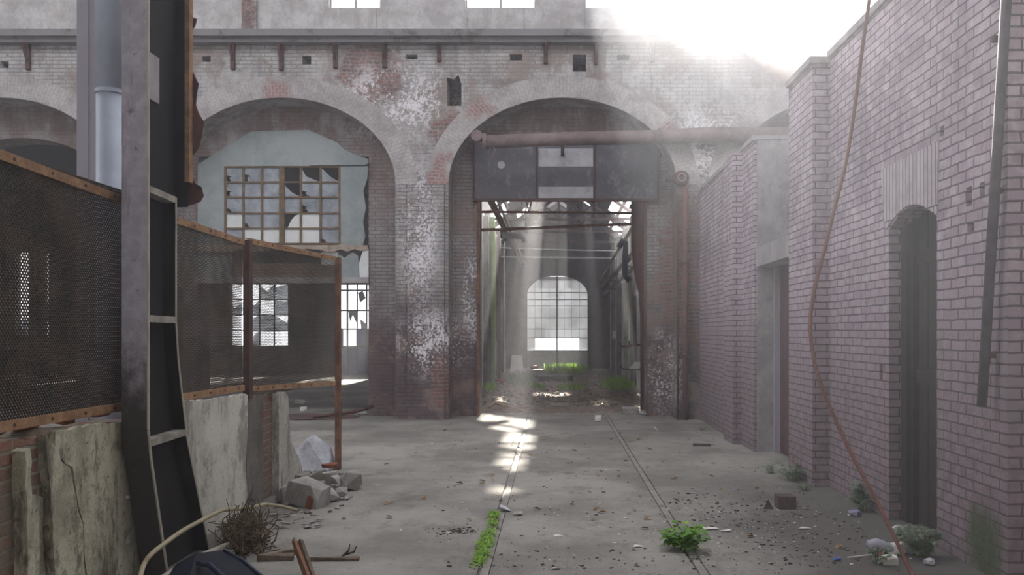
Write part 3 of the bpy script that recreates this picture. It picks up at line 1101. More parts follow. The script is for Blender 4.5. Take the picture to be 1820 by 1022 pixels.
# ragged strips below the window
rr = random.Random(5)
m = MB()
top, bot = [], []
for k in range(26):
    px = 352 + k * 303 / 25
    top.append((ax(px), az(436)))
    bot.append((ax(px), az(442 + rr.uniform(0, 7))))
m.prism(bot + top[::-1], 'y', Y1 - 0.05, Y1 + 0.04)
m.build('ragged_sill', mat_plaster('torn pale strip', (0.42, 0.34, 0.27), (0.30, 0.24, 0.2), (0.12, 0.08, 0.06), 0.6), wn)
m = MB()
m.prism([(ax(352), az(500)), (ax(352), az(445)), (ax(410), az(445)), (ax(410), az(500))], 'y', Y1 + 0.05, Y1 + 0.08)
m.prism([(ax(600), az(500)), (ax(602), az(452)), (ax(612), az(458)), (ax(626), az(447)), (ax(636), az(455)), (ax(638), az(500))], 'y', Y1 + 0.02, Y1 + 0.05)
m.build('lower_sheet', SHEET, wn)
m = MB()
m.prism([(ax(640), az(500)), (ax(638), az(470)), (ax(645), az(446)), (ax(655), az(440)), (ax(655), az(501))], 'y', Y1 - 0.02, Y1 + 0.05)
m.prism(rect(ax(570), ax(600), az(470), az(448)), 'y', Y1 + 0.05, Y1 + 0.07)
m.build('white_panel', WHITEP, wn)
m = MB()
m.box(ax(410), ax(600), Y1 + 0.06, Y1 + 0.2, az(492), az(468))
m.build('brick_infill', OLDBR, wn)
m = MB()
m.box(ax(350), ax(656), Y1 - 0.06, Y1 + 0.25, az(503), az(493))
m.build('lintel', CONC, wn)

# ------------------------------------------------------------------ boards over the doorway
YB = 18.12
hb = thing('door_header', 'wide dark header of three flaking boards hung over the central doorway', 'header', at(1006, 355, YB))
m = MB()
m.box(ax(843, YB), ax(953, YB), YB, YB + 0.05, az(354, YB), az(249, YB))
m.build('board', BOARDD, hb)
m = MB()
m.box(ax(955, YB), ax(1056, YB), YB, YB + 0.05, az(352, YB), az(249, YB))
mid = m.build('board', BOARDD, hb)
m = MB()
m.box(ax(957, YB), ax(1054, YB), YB - 0.006, YB + 0.01, az(296, YB), az(264, YB))
m.box(ax(957, YB), ax(1054, YB), YB - 0.006, YB + 0.01, az(352, YB), az(332, YB))
m.build('pale_strip', BOARDL, mid, label='pale strips of flaking paint')
m = MB()
m.box(ax(1058, YB), ax(1170, YB), YB, YB + 0.05, az(353, YB), az(249, YB))
m.build('board', BOARDD, hb)
m = MB()
m.box(ax(841, YB), ax(1172, YB), YB - 0.03, YB + 0.06, az(358, YB), az(353, YB))
for px in (842, 954, 1057, 1170):
    m.box(ax(px, YB) - 0.02, ax(px, YB) + 0.02, YB - 0.02, YB + 0.04, az(354, YB), az(249, YB))
m.build('edge_iron', RUSTD, hb)
m = MB()
m.prism([(ax(891 + 7 * math.cos(t * math.pi / 4), YB), az(293 + 7 * math.sin(t * math.pi / 4), YB)) for t in range(8)], 'y', YB - 0.008, YB + 0.005)
m.build('pale_spot', BOARDL, hb)

# thick pipe across the doorway arch
YP = 17.28
pp = thing('overhead_pipe', 'thick rusty flaking pipe running level across the central arch above the boards', 'pipe', at(845, 250, YP))
m = MB()
pts = [at(858, 252, YP), at(1000, 247, YP), at(1172, 243, YP), at(1255, 240, YP), at(1410, 238, YP)]
m.tube(pts, [0.125, 0.13, 0.135, 0.15, 0.13], 16)
m.build('pipe_run', PIPEM, pp, smooth=True)
MB().tube([at(860, 252, YP) + Vector((-0.02, 0, 0)), at(860, 252, YP) + Vector((0.05, 0, 0))], 0.16, 16).build('pipe_flange', PIPEM, pp)
MB().tube([at(1170, 243, YP), at(1176, 243, YP)], 0.165, 16).build('pipe_flange', PIPEM, pp)
m = MB()
c = at(848, 243, YP)
m.tube([c + Vector((0, -0.12, 0)), c + Vector((0, 0.12, 0))], 0.11, 14)
m.tube([c + Vector((0.05, 0.0, -0.1)), c + Vector((0.32, 0.0, -0.16))], 0.035, 8)
m.tube([c + Vector((0.3, -0.05, -0.12)), c + Vector((0.35, -0.05, -0.3)), c + Vector((0.28, -0.05, -0.4))], 0.018, 6)
m.build('roller', PIPEM, pp)
for px in (1000, 1250, 1382):
    q = at(px, 244, YP)
    MB().box(q.x - 0.03, q.x + 0.03, q.y - 0.02, D0 + 0.70 if px == 1000 else D0 - 0.02, q.z - 0.19, q.z - 0.13).build('pipe_bracket', RUSTD, pp)

# angle iron on the left jamb, pipes on the right pier
m = MB()
m.box(ax(848, 18.2), ax(853, 18.2), 18.12, 18.26, 0, az(356, 18.2))
m.build('angle_iron', RUST, label='thin rusted angle iron up the left jamb of the central doorway', cat='iron strip')
vp = thing('valve_pipe', 'brick red downpipe with a round valve on the pier right of the central doorway', 'pipe', (wx(1217), D0 - 0.1, 0))
m = MB()
m.tube([(wx(1217), D0 - 0.09, 0), (wx(1217), D0 - 0.09, wz(335))], 0.055, 12)
m.build('pipe_run', mat_rust('brick red pipe', (0.17, 0.075, 0.06), (0.10, 0.06, 0.055)), vp, smooth=True)
m = MB()
m.tube([(wx(1204), D0 - 0.05, 0.0), (wx(1204), D0 - 0.05, wz(345))], 0.022, 8)
m.build('side_pipe', RUSTD, vp, smooth=True)
m = MB()
cx, cz = wx(1210), wz(318)
m.tube([(cx, D0 - 0.02, cz), (cx, D0 - 0.12, cz)], 0.15, 14)
m.tube([(cx - 0.3, D0 - 0.07, cz - 0.02), (cx + 0.14, D0 - 0.07, cz - 0.05)], 0.05, 8)
m.build('valve_body', RUSTD, vp)
m = MB()
ring = [(cx + 0.075 * math.cos(t * math.pi / 8), D0 - 0.14, cz + 0.075 * math.sin(t * math.pi / 8)) for t in range(17)]
m.tube(ring, 0.022, 8, cap=False)
m.build('valve_ring', PIPEM, vp, smooth=True)
for z in (1.2, 3.0):
    MB().box(wx(1217) - 0.09, wx(1217) + 0.09, D0 - 0.155, D0 - 0.015, z, z + 0.05).build('pipe_clip', RUSTD, vp)

# ------------------------------------------------------------------ steel column
sc = thing('steel_column', 'tall riveted steel column, grey front flange and black hollow side, at the mesh fence', 'column', (-2.79, 6.0, 0))
m = MB()


def flange(m, line, x0, x1, t):
    for (ya, za), (yb, zb) in zip(line[:-1], line[1:]):
        dv = Vector((yb - ya, zb - za)).normalized()
        n = Vector((dv.y, -dv.x)) * t
        vs = []
        for x in (x0, x1):
            vs += [(x, ya, za), (x, yb, zb), (x, yb + n.x, zb + n.y), (x, ya + n.x, za + n.y)]
        m.add(vs, [(0, 1, 2, 3), (7, 6, 5, 4), (0, 4, 5, 1), (1, 5, 6, 2), (2, 6, 7, 3), (3, 7, 4, 0)])


front = [(6.0, 6.2), (6.0, 1.05), (6.04, 0.85), (6.30, 0.0)]
flange(m, front, -2.872, -2.70, 0.022)
m.build('front_flange', FLANGEM, sc)
m = MB()
flange(m, [(5.998, 6.2), (5.998, 1.05), (6.038, 0.85), (6.298, 0.0)], -2.703, -2.694, 0.024)
m.build('flange_edge', EDGE, sc, label='pale edge of the flange')
rear = [(6.43, 2.66), (6.43, 1.78), (6.47, 1.5), (6.62, 0.93), (7.05, 0.0)]
m = MB()
flange(m, rear, -2.87, -2.70, 0.022)
flange(m, [(6.64, 6.2), (6.64, 2.62)], -2.87, -2.70, 0.022)
m.build('rear_flange', STEELD, sc)
m = MB()
flange(m, [(6.432, 2.66), (6.432, 1.78), (6.472, 1.5), (6.622, 0.93), (7.052, 0.0)], -2.703, -2.695, 0.022)
m.build('flange_edge', EDGE, sc)
# web
m = MB()
web = [(6.01, 6.2), (6.01, 1.05), (6.05, 0.85), (6.31, 0.0)] + [(y, z) for y, z in rear[::-1]] + [(6.64, 2.66), (6.64, 6.2)]
m.prism(web, 'x', -2.80, -2.785)
m.build('web', STEELD, sc)
for za, zb, ya, yb in ((2.655, 2.64, 6.0, 6.43), (1.79, 1.785, 6.0, 6.43), (0.955, 0.965, 6.03, 6.62)):
    m = MB()
    m.bar((-2.745, ya, za), (-2.745, yb, zb), 0.095, 0.045)
    m.build('stiffener', STIFFM, sc)
m = MB()
m.box(-2.785, -2.772, 6.06, 6.32, 3.30, 3.62)
m.build('splice_plate', CONC, sc, label='pale plate on the black web')
# torn rust plate hanging on the rear flange
torn = []
edge = [(333, -60), (342, -20), (338, 10), (341, 30), (349, 33), (346, 45), (337, 58), (342, 68), (336, 90), (334, 118), (341, 125), (352, 148), (349, 165), (347, 185), (352, 200), (361, 215), (358, 240), (352, 262), (340, 280), (338, 310), (346, 326), (357, 332), (361, 348), (355, 358), (344, 362), (335, 365), (330, 357), (331, 347), (324, 342), (318, 332)]
pl = [at(px, py, 6.66) for px, py in edge] + [at(318, -60, 6.66)]
m = MB()
m.prism([(p.x, p.z) for p in pl], 'y', 6.664, 6.676)
m.build('torn_plate', mat_rust('flaking rust plate', (0.13, 0.06, 0.045), (0.05, 0.025, 0.03), scale=4), sc, label='torn rust plate with a ragged edge')
m = MB()
m.box(-2.71, -2.675, 6.60, 6.665, 2.8, 6.2)  # tan tone puts the brightly lit flange edge into the strip's colour
m.build('rust_strip', RUSTY, sc, label='tan rust strip, the lit flange edge put into its colour')
m = MB()
for z in (0.3, 0.6, 1.2, 1.5, 2.0, 2.3, 2.9, 3.2, 3.5, 3.8):
    for x in (-2.84,):
        m.tube([(x, 6.0, z), (x, 5.988, z)], 0.012, 8)
m.build('rivet', STEELG, sc, kind='stuff')

# grey post and zinc pipe behind the fence
m = MB()
m.box(ax(138, 7.4), ax(176, 7.4), 7.4, 7.58, 0, 6.2)
m.box(ax(138, 7.4), ax(158, 7.4), 7.385, 7.4, 0.0, 6.2)
m.build('grey_post', STEELG, label='square grey steel post standing behind the mesh, left of the zinc pipe', cat='post')
zp = thing('zinc_pipe', 'shiny pale blue zinc downpipe between the grey post and the steel column', 'pipe', (ax(196, 7.0), 7.0, 0))
x = ax(195, 7.0)
m = MB()
m.tube([(x, 7.0, 0), (x, 7.0, 1.7 + 430 / F * 7.0)], 0.098, 20)
m.build('lower_length', DUCTM, zp, smooth=True)
m = MB()
m.tube([(x, 7.0, 1.7 + 428 / F * 7.0), (x, 7.0, 6.2)], 0.103, 20)
m.build('upper_length', DUCTM, zp, smooth=True)
MB().tube([(x, 7.0, 3.55), (x, 7.0, 3.58)], 0.107, 20).build('joint_band', DUCTM, zp)

# ------------------------------------------------------------------ mesh fence
MESHM = mat_rust('rusty expanded mesh', (0.06, 0.043, 0.03), (0.03, 0.024, 0.02), scale=3)


def expanded(a, b, z0, z1, pitch=0.026, cell=0.032, sw=0.0085, tl=0.003):
    """expanded metal between plan points a and b: zigzag strands with slanted faces"""
    a, b = Vector((a[0], a[1], 0)), Vector((b[0], b[1], 0))
    L = (b - a).length
    t = (b - a).normalized()
    nrm = Vector((t.y, -t.x, 0))
    ns = int(L / (pitch / 2))
    nz = int((z1 - z0) / (cell / 2))
    vs, fs = [], []
    rg = random.Random(int(L * 1000))
    for i in range(ns):
        s0 = (i + 0.5) * L / ns
        bulge = [0.0]
        for k in range(nz + 1):
            s = s0 + (1 if (k + i) % 2 else -1) * pitch * 0.22
            z = z0 + (z1 - z0) * k / nz
            w_ = 0.012 * math.sin(s * 5.0 + 1.0) * math.sin((z - z0) / (z1 - z0) * math.pi)
            p = a + t * s + nrm * w_ + Vector((0, 0, z))
            o = sw / 2
            vs.append(p + t * -o - nrm * tl)
            vs.append(p + t * o + nrm * tl)
        b0 = i * (nz + 1) * 2
        for k in range(nz):
            q = b0 + k * 2
            fs.append((q, q + 1, q + 3, q + 2))
    m = MB()
    m.v = [tuple(p) for p in vs]
    m.f = fs
    return m


def fence_panel(label, a, b, z0a, z0b, z1a, z1b, posts, sw=0.0078, tl=0.0028):
    f = thing('mesh_fence_panel', label, 'fence panel', (a[0], a[1], z0a), 'mesh fence panels on the low wall')
    A0, B0 = Vector((a[0], a[1], z0a)), Vector((b[0], b[1], z0b))
    A1, B1 = Vector((a[0], a[1], z1a)), Vector((b[0], b[1], z1b))
    expanded(a, b, min(z0a, z0b), max(z1a, z1b) - 0.01, sw=sw, tl=tl).build('wire_mesh', MESHM, f)
    t = (B0 - A0)
    t.z = 0
    L = t.length
    t.normalize()
    out = Vector((t.y, -t.x, 0))
    for nm, P, Q in (('top_rail', A1, B1), ('bottom_rail', A0, B0)):
        m = MB()
        m.bar(P + out * 0.012, Q + out * 0.012, 0.008, 0.055)
        m.bar(P - out * 0.012 + Vector((0, 0, .024)), Q - out * 0.012 + Vector((0, 0, .024)), 0.045, 0.007)
        rl = m.build(nm, RUSTY, f)
        n = max(4, int(L / 0.34))
        for k in range(n):
            c = P.lerp(Q, (k + 0.5) / n) + out * 0.015
            MB().tube([c, c + out * 0.008], 0.009, 8).build('bolt', RUSTD, rl)
    for (pt, zz0, zz1, wd, mt) in posts:
        m = MB()
        m.box(pt[0] - 0.02, pt[0] + 0.03, pt[1] - wd / 2, pt[1] + wd / 2, zz0, zz1)
        m.box(pt[0] + 0.03, pt[0] + 0.038, pt[1] - wd / 2, pt[1] + wd / 2 + 0.02, zz0, zz1)
        m.build('post', mt, f)
    return f


XF = -2.955
fence_panel('long dark mesh fence panel at the left, in front of the steel column', (XF, 3.6), (XF, 6.2), 1.195, 1.19, 2.68, 2.60, [((XF, 6.24), 1.1, 2.6, 0.05, RUSTD)])
fence_panel('middle mesh fence panel between the steel column and the brown post', (XF, 6.5), (XF, 8.55), 1.19, 1.17, 2.58, 2.55, [((XF + 0.01, 8.62), 1.06, 2.58, 0.085, RUSTD)], 0.0078, 0.0012)
fence_panel('far mesh fence panel ending in a free-standing post beside the rubble', (XF, 8.7), (-2.70, 11.1), 1.15, 1.07, 2.58, 2.60, [((-2.68, 11.12), 0.0, 2.62, 0.075, RUST)], 0.0082, 0.0008)

# ------------------------------------------------------------------ low wall under the fence
rr = random.Random(11)


def low_wall(y0, y1, zt, name, step=0.12, amp=0.05):
    top = []
    n = int((y1 - y0) / step)
    for k in range(n + 1):
        y = y0 + (y1 - y0) * k / n
        top.append((y, zt(y) + rr.uniform(-amp, amp * 0.3)))
    MB().prism([(y0, 0), (y1, 0)] + top[::-1], 'x', -3.20, -2.935).build(name, OLDBR, kind='structure')


def skin(pts, t=0.035, x=-2.935, mat=None, name='wall_left_plaster'):
    """a slab of plaster still clinging to the wall; points are (px, py) seen on the wall face"""
    q = []
    for px, py in pts:
        d = 2.90 * F / (VX - px)
        q.append((d, max(0.0, EYE - (py - VY) / F * d)))
    rg = random.Random(len(pts) * 31 + int(pts[0][0]))
    fine = []
    for i in range(len(q)):
        a, b = Vector(q[i]), Vector(q[(i + 1) % len(q)])
        n = max(1, int((b - a).length / 0.07))
        for k in range(n):
            p = a.lerp(b, k / n)
            if 0.01 < p.y:
                p += Vector((rg.uniform(-1, 1), rg.uniform(-1, 1))) * 0.012
            fine.append((p.x, max(0, p.y)))
    m = MB().prism(fine, 'x', x, x + t)
    return m.build(name, mat or PLAST, kind='structure')


low_wall(3.2, 6.28, lambda y: 1.125, 'wall_left')
low_wall(6.78, 9.4, lambda y: 1.09 - 0.01 * (y - 6.8), 'wall_left_second', amp=0.025)
skin([(100, 765), (150, 757), (205, 753), (250, 752), (254, 830), (256, 1060), (160, 1090), (152, 990), (148, 930), (135, 880), (128, 830), (105, 812), (98, 790)])
skin([(78, 775), (95, 795), (104, 825), (120, 835), (130, 885), (142, 930), (146, 1000), (150, 1095), (97, 1120), (90, 960), (86, 880), (80, 830)], t=0.05, name='wall_left_plaster_strip')
skin([(33, 800), (41, 800), (45, 870), (48, 960), (52, 1130), (30, 1130), (36, 960), (33, 870)], t=0.075, name='wall_left_plaster_edge')
skin([(55, 880), (80, 882), (84, 1000), (92, 1110), (62, 1120), (56, 990)], t=0.02, name='wall_left_plaster_patch')
PLAST2 = mat_plaster('grey low wall plaster', (0.56, 0.54, 0.48), (0.38, 0.36, 0.315), (0.14, 0.125, 0.105), 0.8, scale=1.6)
skin([(318, 715), (400, 706), (440, 701), (440, 760), (436, 830), (440, 880), (432, 935), (318, 1000)], mat=PLAST2, name='wall_left_second_plaster')
skin([(440, 704), (472, 703), (470, 800), (472, 915), (440, 933), (443, 820)], t=0.015, mat=mat_plaster('dark damp plaster', (0.17, 0.155, 0.135), (0.11, 0.10, 0.09), (0.05, 0.045, 0.04), 0.7), name='wall_left_second_stain')
m = MB()
m.prism([(9.35, 0), (9.75, 0), (9.75, 0.62), (9.71, 0.8), (9.68, 1.0), (9.6, 1.06), (9.35, 1.08)], 'x', -3.2, -2.86)
m.build('wall_left_end', PLAST2, kind='structure')
m = MB()
m.prism([(9.75, 0), (10.5, 0), (10.35, 0.22), (10.15, 0.36), (9.98, 0.5), (9.75, 0.66)], 'x', -3.2, -2.92)
m.build('wall_left_stump', PLAST2, kind='structure')
# loose bricks lying on top of the wall
names = ('loose worn brick on the wall top, first from the left edge', 'loose worn brick on the wall top, second from the left edge', 'loose worn brick on the wall top, third from the left edge', 'loose worn brick on the wall top nearest the steel column')
for k, (px, l) in enumerate(zip((30, 75, 140, 205), names)):
    d = 2.95 * F / (VX - px)
    m = MB().rock((-3.05, d, 1.165), 0.06, 0.11, 0.035, random.Random(20 + k), 20)
    m.build('brick', BRICKR, label=l, cat='brick', group='loose bricks on the low wall')

# ------------------------------------------------------------------ gate at the end of the corridor
GY = 43.4


def gx_(px):
    return (px - VX) / F * GY


def gz_(py):
    return EYE - (py - VY) / F * GY


g = thing('door_3', None, None, (gx_(990), GY, 0), kind='structure')
cols = [936, 951, 963, 976, 990, 1003, 1016, 1030, 1046]
rows = [491, 520, 544, 565, 585, 601]
m = MB()
rr = random.Random(2)
for i in range(8):
    for j in range(5):
        dz = rr.uniform(-0.015, 0.015)
        m.box(gx_(cols[i]), gx_(cols[i + 1]) - 0.015, GY + dz, GY + dz + 0.01, gz_(rows[j + 1]), gz_(rows[j]) - 0.02)
for a, b in ((936, 951), (1030, 1046)):
    m.box(gx_(a), gx_(b), GY, GY + 0.01, gz_(622), gz_(601))
m.build('milky_panel', GATEM, g)
m = MB()
m.box(gx_(930), gx_(1052), GY - 0.01, GY + 0.05, -0.01, gz_(623))
m.build('kick_plate', mat_plain('grey gate sheet', (0.36, 0.36, 0.38), 0.7), g)
m = MB()
for px in (936, 990, 1046):
    m.box(gx_(px) - 0.03, gx_(px) + 0.03, GY - 0.05, GY + 0.06, 0, gz_(488))
for py in (520, 544, 565, 585, 601, 623):
    m.box(gx_(930), gx_(1052), GY - 0.03, GY + 0.02, gz_(py) - 0.018, gz_(py) + 0.018)
for px in cols[1:-1]:
    m.box(gx_(px) - 0.014, gx_(px) + 0.0, GY - 0.02, GY + 0.02, gz_(623), gz_(491))
m.build('gate_frame', TRUSS, g)
MB().box(gx_(936), gx_(1044), GY - 0.04, GY - 0.01, gz_(533) - .01, gz_(533) + .03).build('cross_bar', STEELG, g)
# jambs of the opening behind the gate
m = MB()
m.box(-3.2, gx_(936), GY - 0.1, GY + 0.5, 0, 6)
m.box(gx_(1046), 3.6, GY - 0.1, GY + 0.5, 0, 6)
m.box(-3.2, 3.6, GY - 0.1, GY + 0.5, gz_(490), 6)
m.build('wall_gate', CORRD, kind='structure')

# doors of the side hall
YD = 36.1
sdn = thing('door_4', None, None, (-7.7, YD, 0), kind='structure')


def dz_(py):
    return EYE - (py - VY) / F * YD


def dx_(px):
    return (px - VX) / F * YD


m = MB()
for a, b, t, bt in ((597, 600, 505, 664), (616, 619, 505, 664), (634, 636, 505, 664), (650, 653, 505, 664)):
    m.box(dx_(a), dx_(b), YD - 0.03, YD + 0.03, 0, dz_(t))
for py in (505, 516, 552, 585, 616):
    m.box(dx_(597), dx_(700), YD - 0.03, YD + 0.03, dz_(py) - 0.03, dz_(py) + 0.03)
m.build('frame', STEELD, sdn)
m = MB()
m.box(dx_(597), dx_(690), YD, YD + 0.04, 0, dz_(616))
m.box(dx_(597), dx_(610), YD, YD + 0.04, dz_(616), dz_(585))
m.box(dx_(633), dx_(690), YD, YD + 0.04, dz_(616), dz_(585))
m.build('blue_panel', BLUED, sdn)
m = MB()
for pts in ([(636, 520), (645, 517), (650, 530), (640, 538)], [(619, 552), (634, 552), (634, 575), (627, 560), (622, 572)], [(640, 566), (650, 575), (650, 585), (642, 585)], [(600, 520), (606, 520), (603, 548), (600, 548)]):
    m.prism([(dx_(a), dz_(b)) for a, b in pts], 'y', YD, YD + 0.01)
m.build('broken_glass', mat_plain('old dim glass', (0.25, 0.26, 0.3), 0.4), sdn)
for n_, (x0, x1, z0, z1) in enumerate(bw):
    wv = thing('window_%d' % (7 + n_), None, None, (x0, YD, z0), kind='structure')
    m = MB()
    k = max(1, int((x1 - x0) / 0.55))
    for i in range(k + 1):
        xx = x0 + (x1 - x0) * i / k
        m.box(xx - 0.025, xx + 0.025, YD + 0.02, YD + 0.08, z0, z1)
    j = max(1, int((z1 - z0) / 0.6))
    for i in range(j + 1):
        zz_ = z0 + (z1 - z0) * i / j
        m.box(x0, x1, YD + 0.02, YD + 0.08, zz_ - 0.02, zz_ + 0.02)
    m.build('frame', STEELD, wv)
    m = MB()
    rg = random.Random(n_ + 40)
    for i in range(k):
        for q in range(j):
            if rg.random() < 0.45:
                xa, xb = x0 + (x1 - x0) * i / k, x0 + (x1 - x0) * (i + 1) / k
                za, zb = z0 + (z1 - z0) * q / j, z0 + (z1 - z0) * (q + 1) / j
                m.prism([(xa, za), (xb, za), (xb, zb), (xa + (xb - xa) * rg.random(), zb - (zb - za) * rg.random() * .6), (xa, zb)], 'y', YD + 0.04, YD + 0.05)
    if m.v:
        m.build('broken_glass', GLASS, wv)

# ------------------------------------------------------------------ corridor roof trusses and pipes
TL = ['first roof truss of the corridor, low bar just under the header boards', 'second roof truss of the corridor behind the doorway', 'third roof truss of the corridor', 'fourth roof truss of the corridor, in front of the end wall']
for y, l in zip((25.0, 30.3, 34.2, 38.0), TL):
    t = thing('roof_truss', l, 'truss', (RIDX, y, 5.5), 'corridor roof trusses')
    m = MB()
    m.bar((CX0 - 0.2, y, 5.5), (CX1 + 0.2, y, 5.5), 0.08, 0.09)
    m.build('tie_bar', TRUSS, t)
    m = MB()
    m.bar((CX0 - 0.3, y, 5.5), (RIDX, y, RIDZ - 0.05), 0.07, 0.1)
    m.bar((CX1 + 0.3, y, 5.5), (RIDX, y, RIDZ - 0.05), 0.07, 0.1)
    m.build('rafter', TRUSS, t)
    m = MB()
    m.bar((RIDX, y, 5.5), (RIDX, y, RIDZ - 0.1), 0.04, 0.05)
    for s in (-1, 1):
        m.bar((RIDX, y, 5.55), (RIDX + s * 1.25, y, 6.5), 0.04, 0.05)
        m.bar((RIDX + s * 1.25, y, 5.5), (RIDX + s * 1.25, y, 6.5), 0.04, 0.05)
        m.bar((RIDX + s * 1.25, y, 5.5), (RIDX + s * 0.65, y, 7.0), 0.03, 0.04)
    m.build('strut', TRUSS, t)
m = MB()
for x in (-2.0, -1.68, 1.5, 2.3):
    z = 5.55 + (1 - abs(x - RIDX) / 2.7) * (RIDZ - 5.62)
    m.box(x - 0.04, x + 0.04, CY0 + .2, 41.9, z - 0.06, z + 0.03)
m.build('trim_40', TRUSS, kind='structure')

cp = thing('corridor_pipe', 'long rust and white pipe running away along the left side of the corridor roof', 'pipe', (-1.5, 21, 4.8))
m = MB()
m.tube([(-1.52, 19.6, 4.85), (-1.52, 40.8, 4.85)], 0.085, 10)
m.build('pipe_run', RUST, cp, smooth=True)
m = MB()
m.tube([(-1.36, 19.6, 4.86), (-1.36, 41.8, 4.86)], 0.04, 8)
m.build('thin_pipe', WHITEPIPE, cp, smooth=True)
m = MB()
m.tube([(-1.5, 26.0, 4.50), (-0.95, 26.0, 4.47), (-0.85, 26.0, 4.40), (-0.85, 26, 4.3)], 0.10, 10)
m.build('white_elbow', WHITEPIPE, cp, smooth=True)
for y in (25.0, 30.3, 34.2, 38):
    MB().box(-1.55, -1.5, y - 0.02, y + 0.02, 4.85, 5.46).build('hanger', RUSTD, cp)
MB().box(-1.55, -1.45, 25.96, 26.04, 4.4, 4.9).build('hanger', RUSTD, cp)

cr = thing('cross_pipe', 'pair of rusty pipes crossing the corridor just below the roof', 'pipe', (0, 21.5, 4.4))
m = MB()
m.tube([(CX0 + .002, 20.5, 4.0), at(906, 407, 20.5), at(1020, 402, 20.5), at(1125, 398, 20.5), (CX1 - .002, 20.5, 4.16)], 0.035, 8)
m.tube([(CX0 + .002, 20.5, 4.44), at(1150, 379, 20.5), (CX1 - .002, 20.5, 4.4)], 0.03, 8)
m.build('pipe_run', RUST, cr, smooth=True)
for px in (940, 1030):
    m = MB()
    m.bar(at(px, 379, 20.5), at(px - 6, 350, 20.5), 0.03, 0.03)
    m.bar(at(px, 379, 20.5), at(px + 6, 350, 20.5), 0.03, 0.03)
    m.build('hanger', TRUSS, cr)

tb = thing('tie_rail', 'thin pale rail spanning the corridor high before the end wall', 'rail', (0.1, 36, 4.7))
MB().tube([(CX0 + .002, 36, 4.70), (CX1 - .002, 36, 4.64)], 0.035, 8).build('bar', WHITEPIPE, tb)
MB().tube([(CX0 + .002, 36.6, 5.12), (-1.0, 37.4, 5.15), (CX1 - .002, 37.4, 5.05)], 0.03, 8).build('bar', WHITEPIPE, tb)

# bent pipes and the brown duct on the right
du = thing('brown_duct', 'dark rust brown duct hanging down just inside the right jamb of the doorway', 'duct', (2.1, 19.6, 0.2))
m = MB()
yd = 19.5
pts = [(1134, 345, 12.5), (1134, 440, 12.5), (1137, 480, 11), (1143, 520, 8.5), (1145, 560, 7.5), (1145, 729.3, 7)]
m.tube([at(a, b, yd) for a, b, r_ in pts], [r_ / F * yd for a, b, r_ in pts], 14)
m.build('duct_pipe', mat_rust('plum brown duct', (0.085, 0.04, 0.035), (0.06, 0.03, 0.028)), du, smooth=True)
MB().box(at(1120, 0, yd).x, 2.1, yd - 0.03, yd + 0.3, 4.4, 4.46).build('bracket', RUSTD, du)
bp = thing('bent_pipe', 'dark bent pipes looping along the right corridor wall below the roof', 'pipe', (2.3, 26, 4.0))
m = MB()
m.tube([at(1100, 440, 25), at(1106, 428, 25), at(1112, 432, 25), at(1110, 470, 25), at(1111, 490, 25), at(1120, 500, 25)], 0.085, 10)
m.build('blue_bend', mat_plain('dark blue pipe', (0.06, 0.075, 0.12), 0.4), bp, smooth=True)
m = MB()
m.tube([(2.2, 22, 3.9), (2.2, 41.5, 3.75)], 0.08, 8)
m.tube([(2.30, 22, 3.6), (2.30, 41.5, 3.45)], 0.06, 8)
m.tube([(2.1, 24, 4.5), (2.1, 41.5, 4.1)], 0.05, 8)
m.build('pipe_run', RUSTD, bp, smooth=True)
for y in (24, 28, 32, 36, 40):
    MB().box(2.15, 2.59, y - .02, y + .02, 3.40, 3.44).build('bracket', RUSTD, bp)
    MB().box(2.15, 2.59, y - .02, y + .02, 3.72, 3.76).build('bracket', RUSTD, bp)
lp = thing('riser_pipes', 'upright thin pipes on the left corridor wall beside the green streak', 'pipe', (-2.1, 25, 0))
for (px, y, r_, mt) in ((868, 21.0 + 8, 0.085, GREEN1), (885, 30, 0.04, WHITEPIPE), (896, 33, 0.04, RUST), (903, 37, 0.035, WHITEPIPE)):
    xx = CX0 + 0.17 + r_
    MB().tube([(xx, y, 0), (xx, y, 5.4)], r_, 8).build('pipe_run', mat_plain('mossy green pipe', (0.32, 0.46, 0.17), 0.8) if mt is GREEN1 else mt, lp, smooth=True)
rp = thing('riser_pipes', 'upright thin pipes on the right corridor wall behind the brown duct', 'pipe', (2.5, 25, 0))
for (px, y, r_, mt) in ((1127, 27, 0.05, WHITEPIPE), (1115, 28.4, 0.045, RUSTD), (1093, 33, 0.045, WHITEPIPE), (1078, 39, 0.04, WHITEPIPE)):
    xx = CX1 - 0.055
    MB().tube([(xx, y, 0), (xx, y, 5.4)], r_, 8).build('pipe_run', mt, rp, smooth=True)
hk = thing('hook_rack', 'rusty rack of upturned hooks on the right side of the corridor', 'hooks', at(1125, 615, 23))
m = MB()
for a, b in ((1101, 608), (1118, 606)):
    m.tube([at(a, b, 23), at(a + 1, b + 6, 23), at(a + 5, b + 8, 23), at(1146, 612, 23), (2.59, 23, at(0, 612, 23).z)], 0.025, 6)
m.tube([at(1112, 617, 23), at(1122, 614, 23)], 0.04, 6)
m.build('hook', RUSTD, hk)
sh = thing('tilted_shelf', 'small tilted white shelf on a hooked bar, low on the right of the corridor', 'shelf', at(1130, 655, 23))
m = MB()
p0, p1, p2, p3 = at(1119, 656, 22.6), at(1134, 656, 22.6), at(1143, 645, 24.0), at(1128, 645, 24.0)
m.hull([q + Vector((0, 0, dz)) for q in (p0, p1, p2, p3) for dz in (0, 0.03)])
m.build('board', WHITEP, sh)
m = MB()
m.tube([at(1103, 648, 23), at(1105, 655, 23), at(1110, 656, 23), at(1146, 656, 23), (2.59, 23, at(0, 656, 23).z)], 0.022, 6)
m.build('hook', RUSTD, sh)
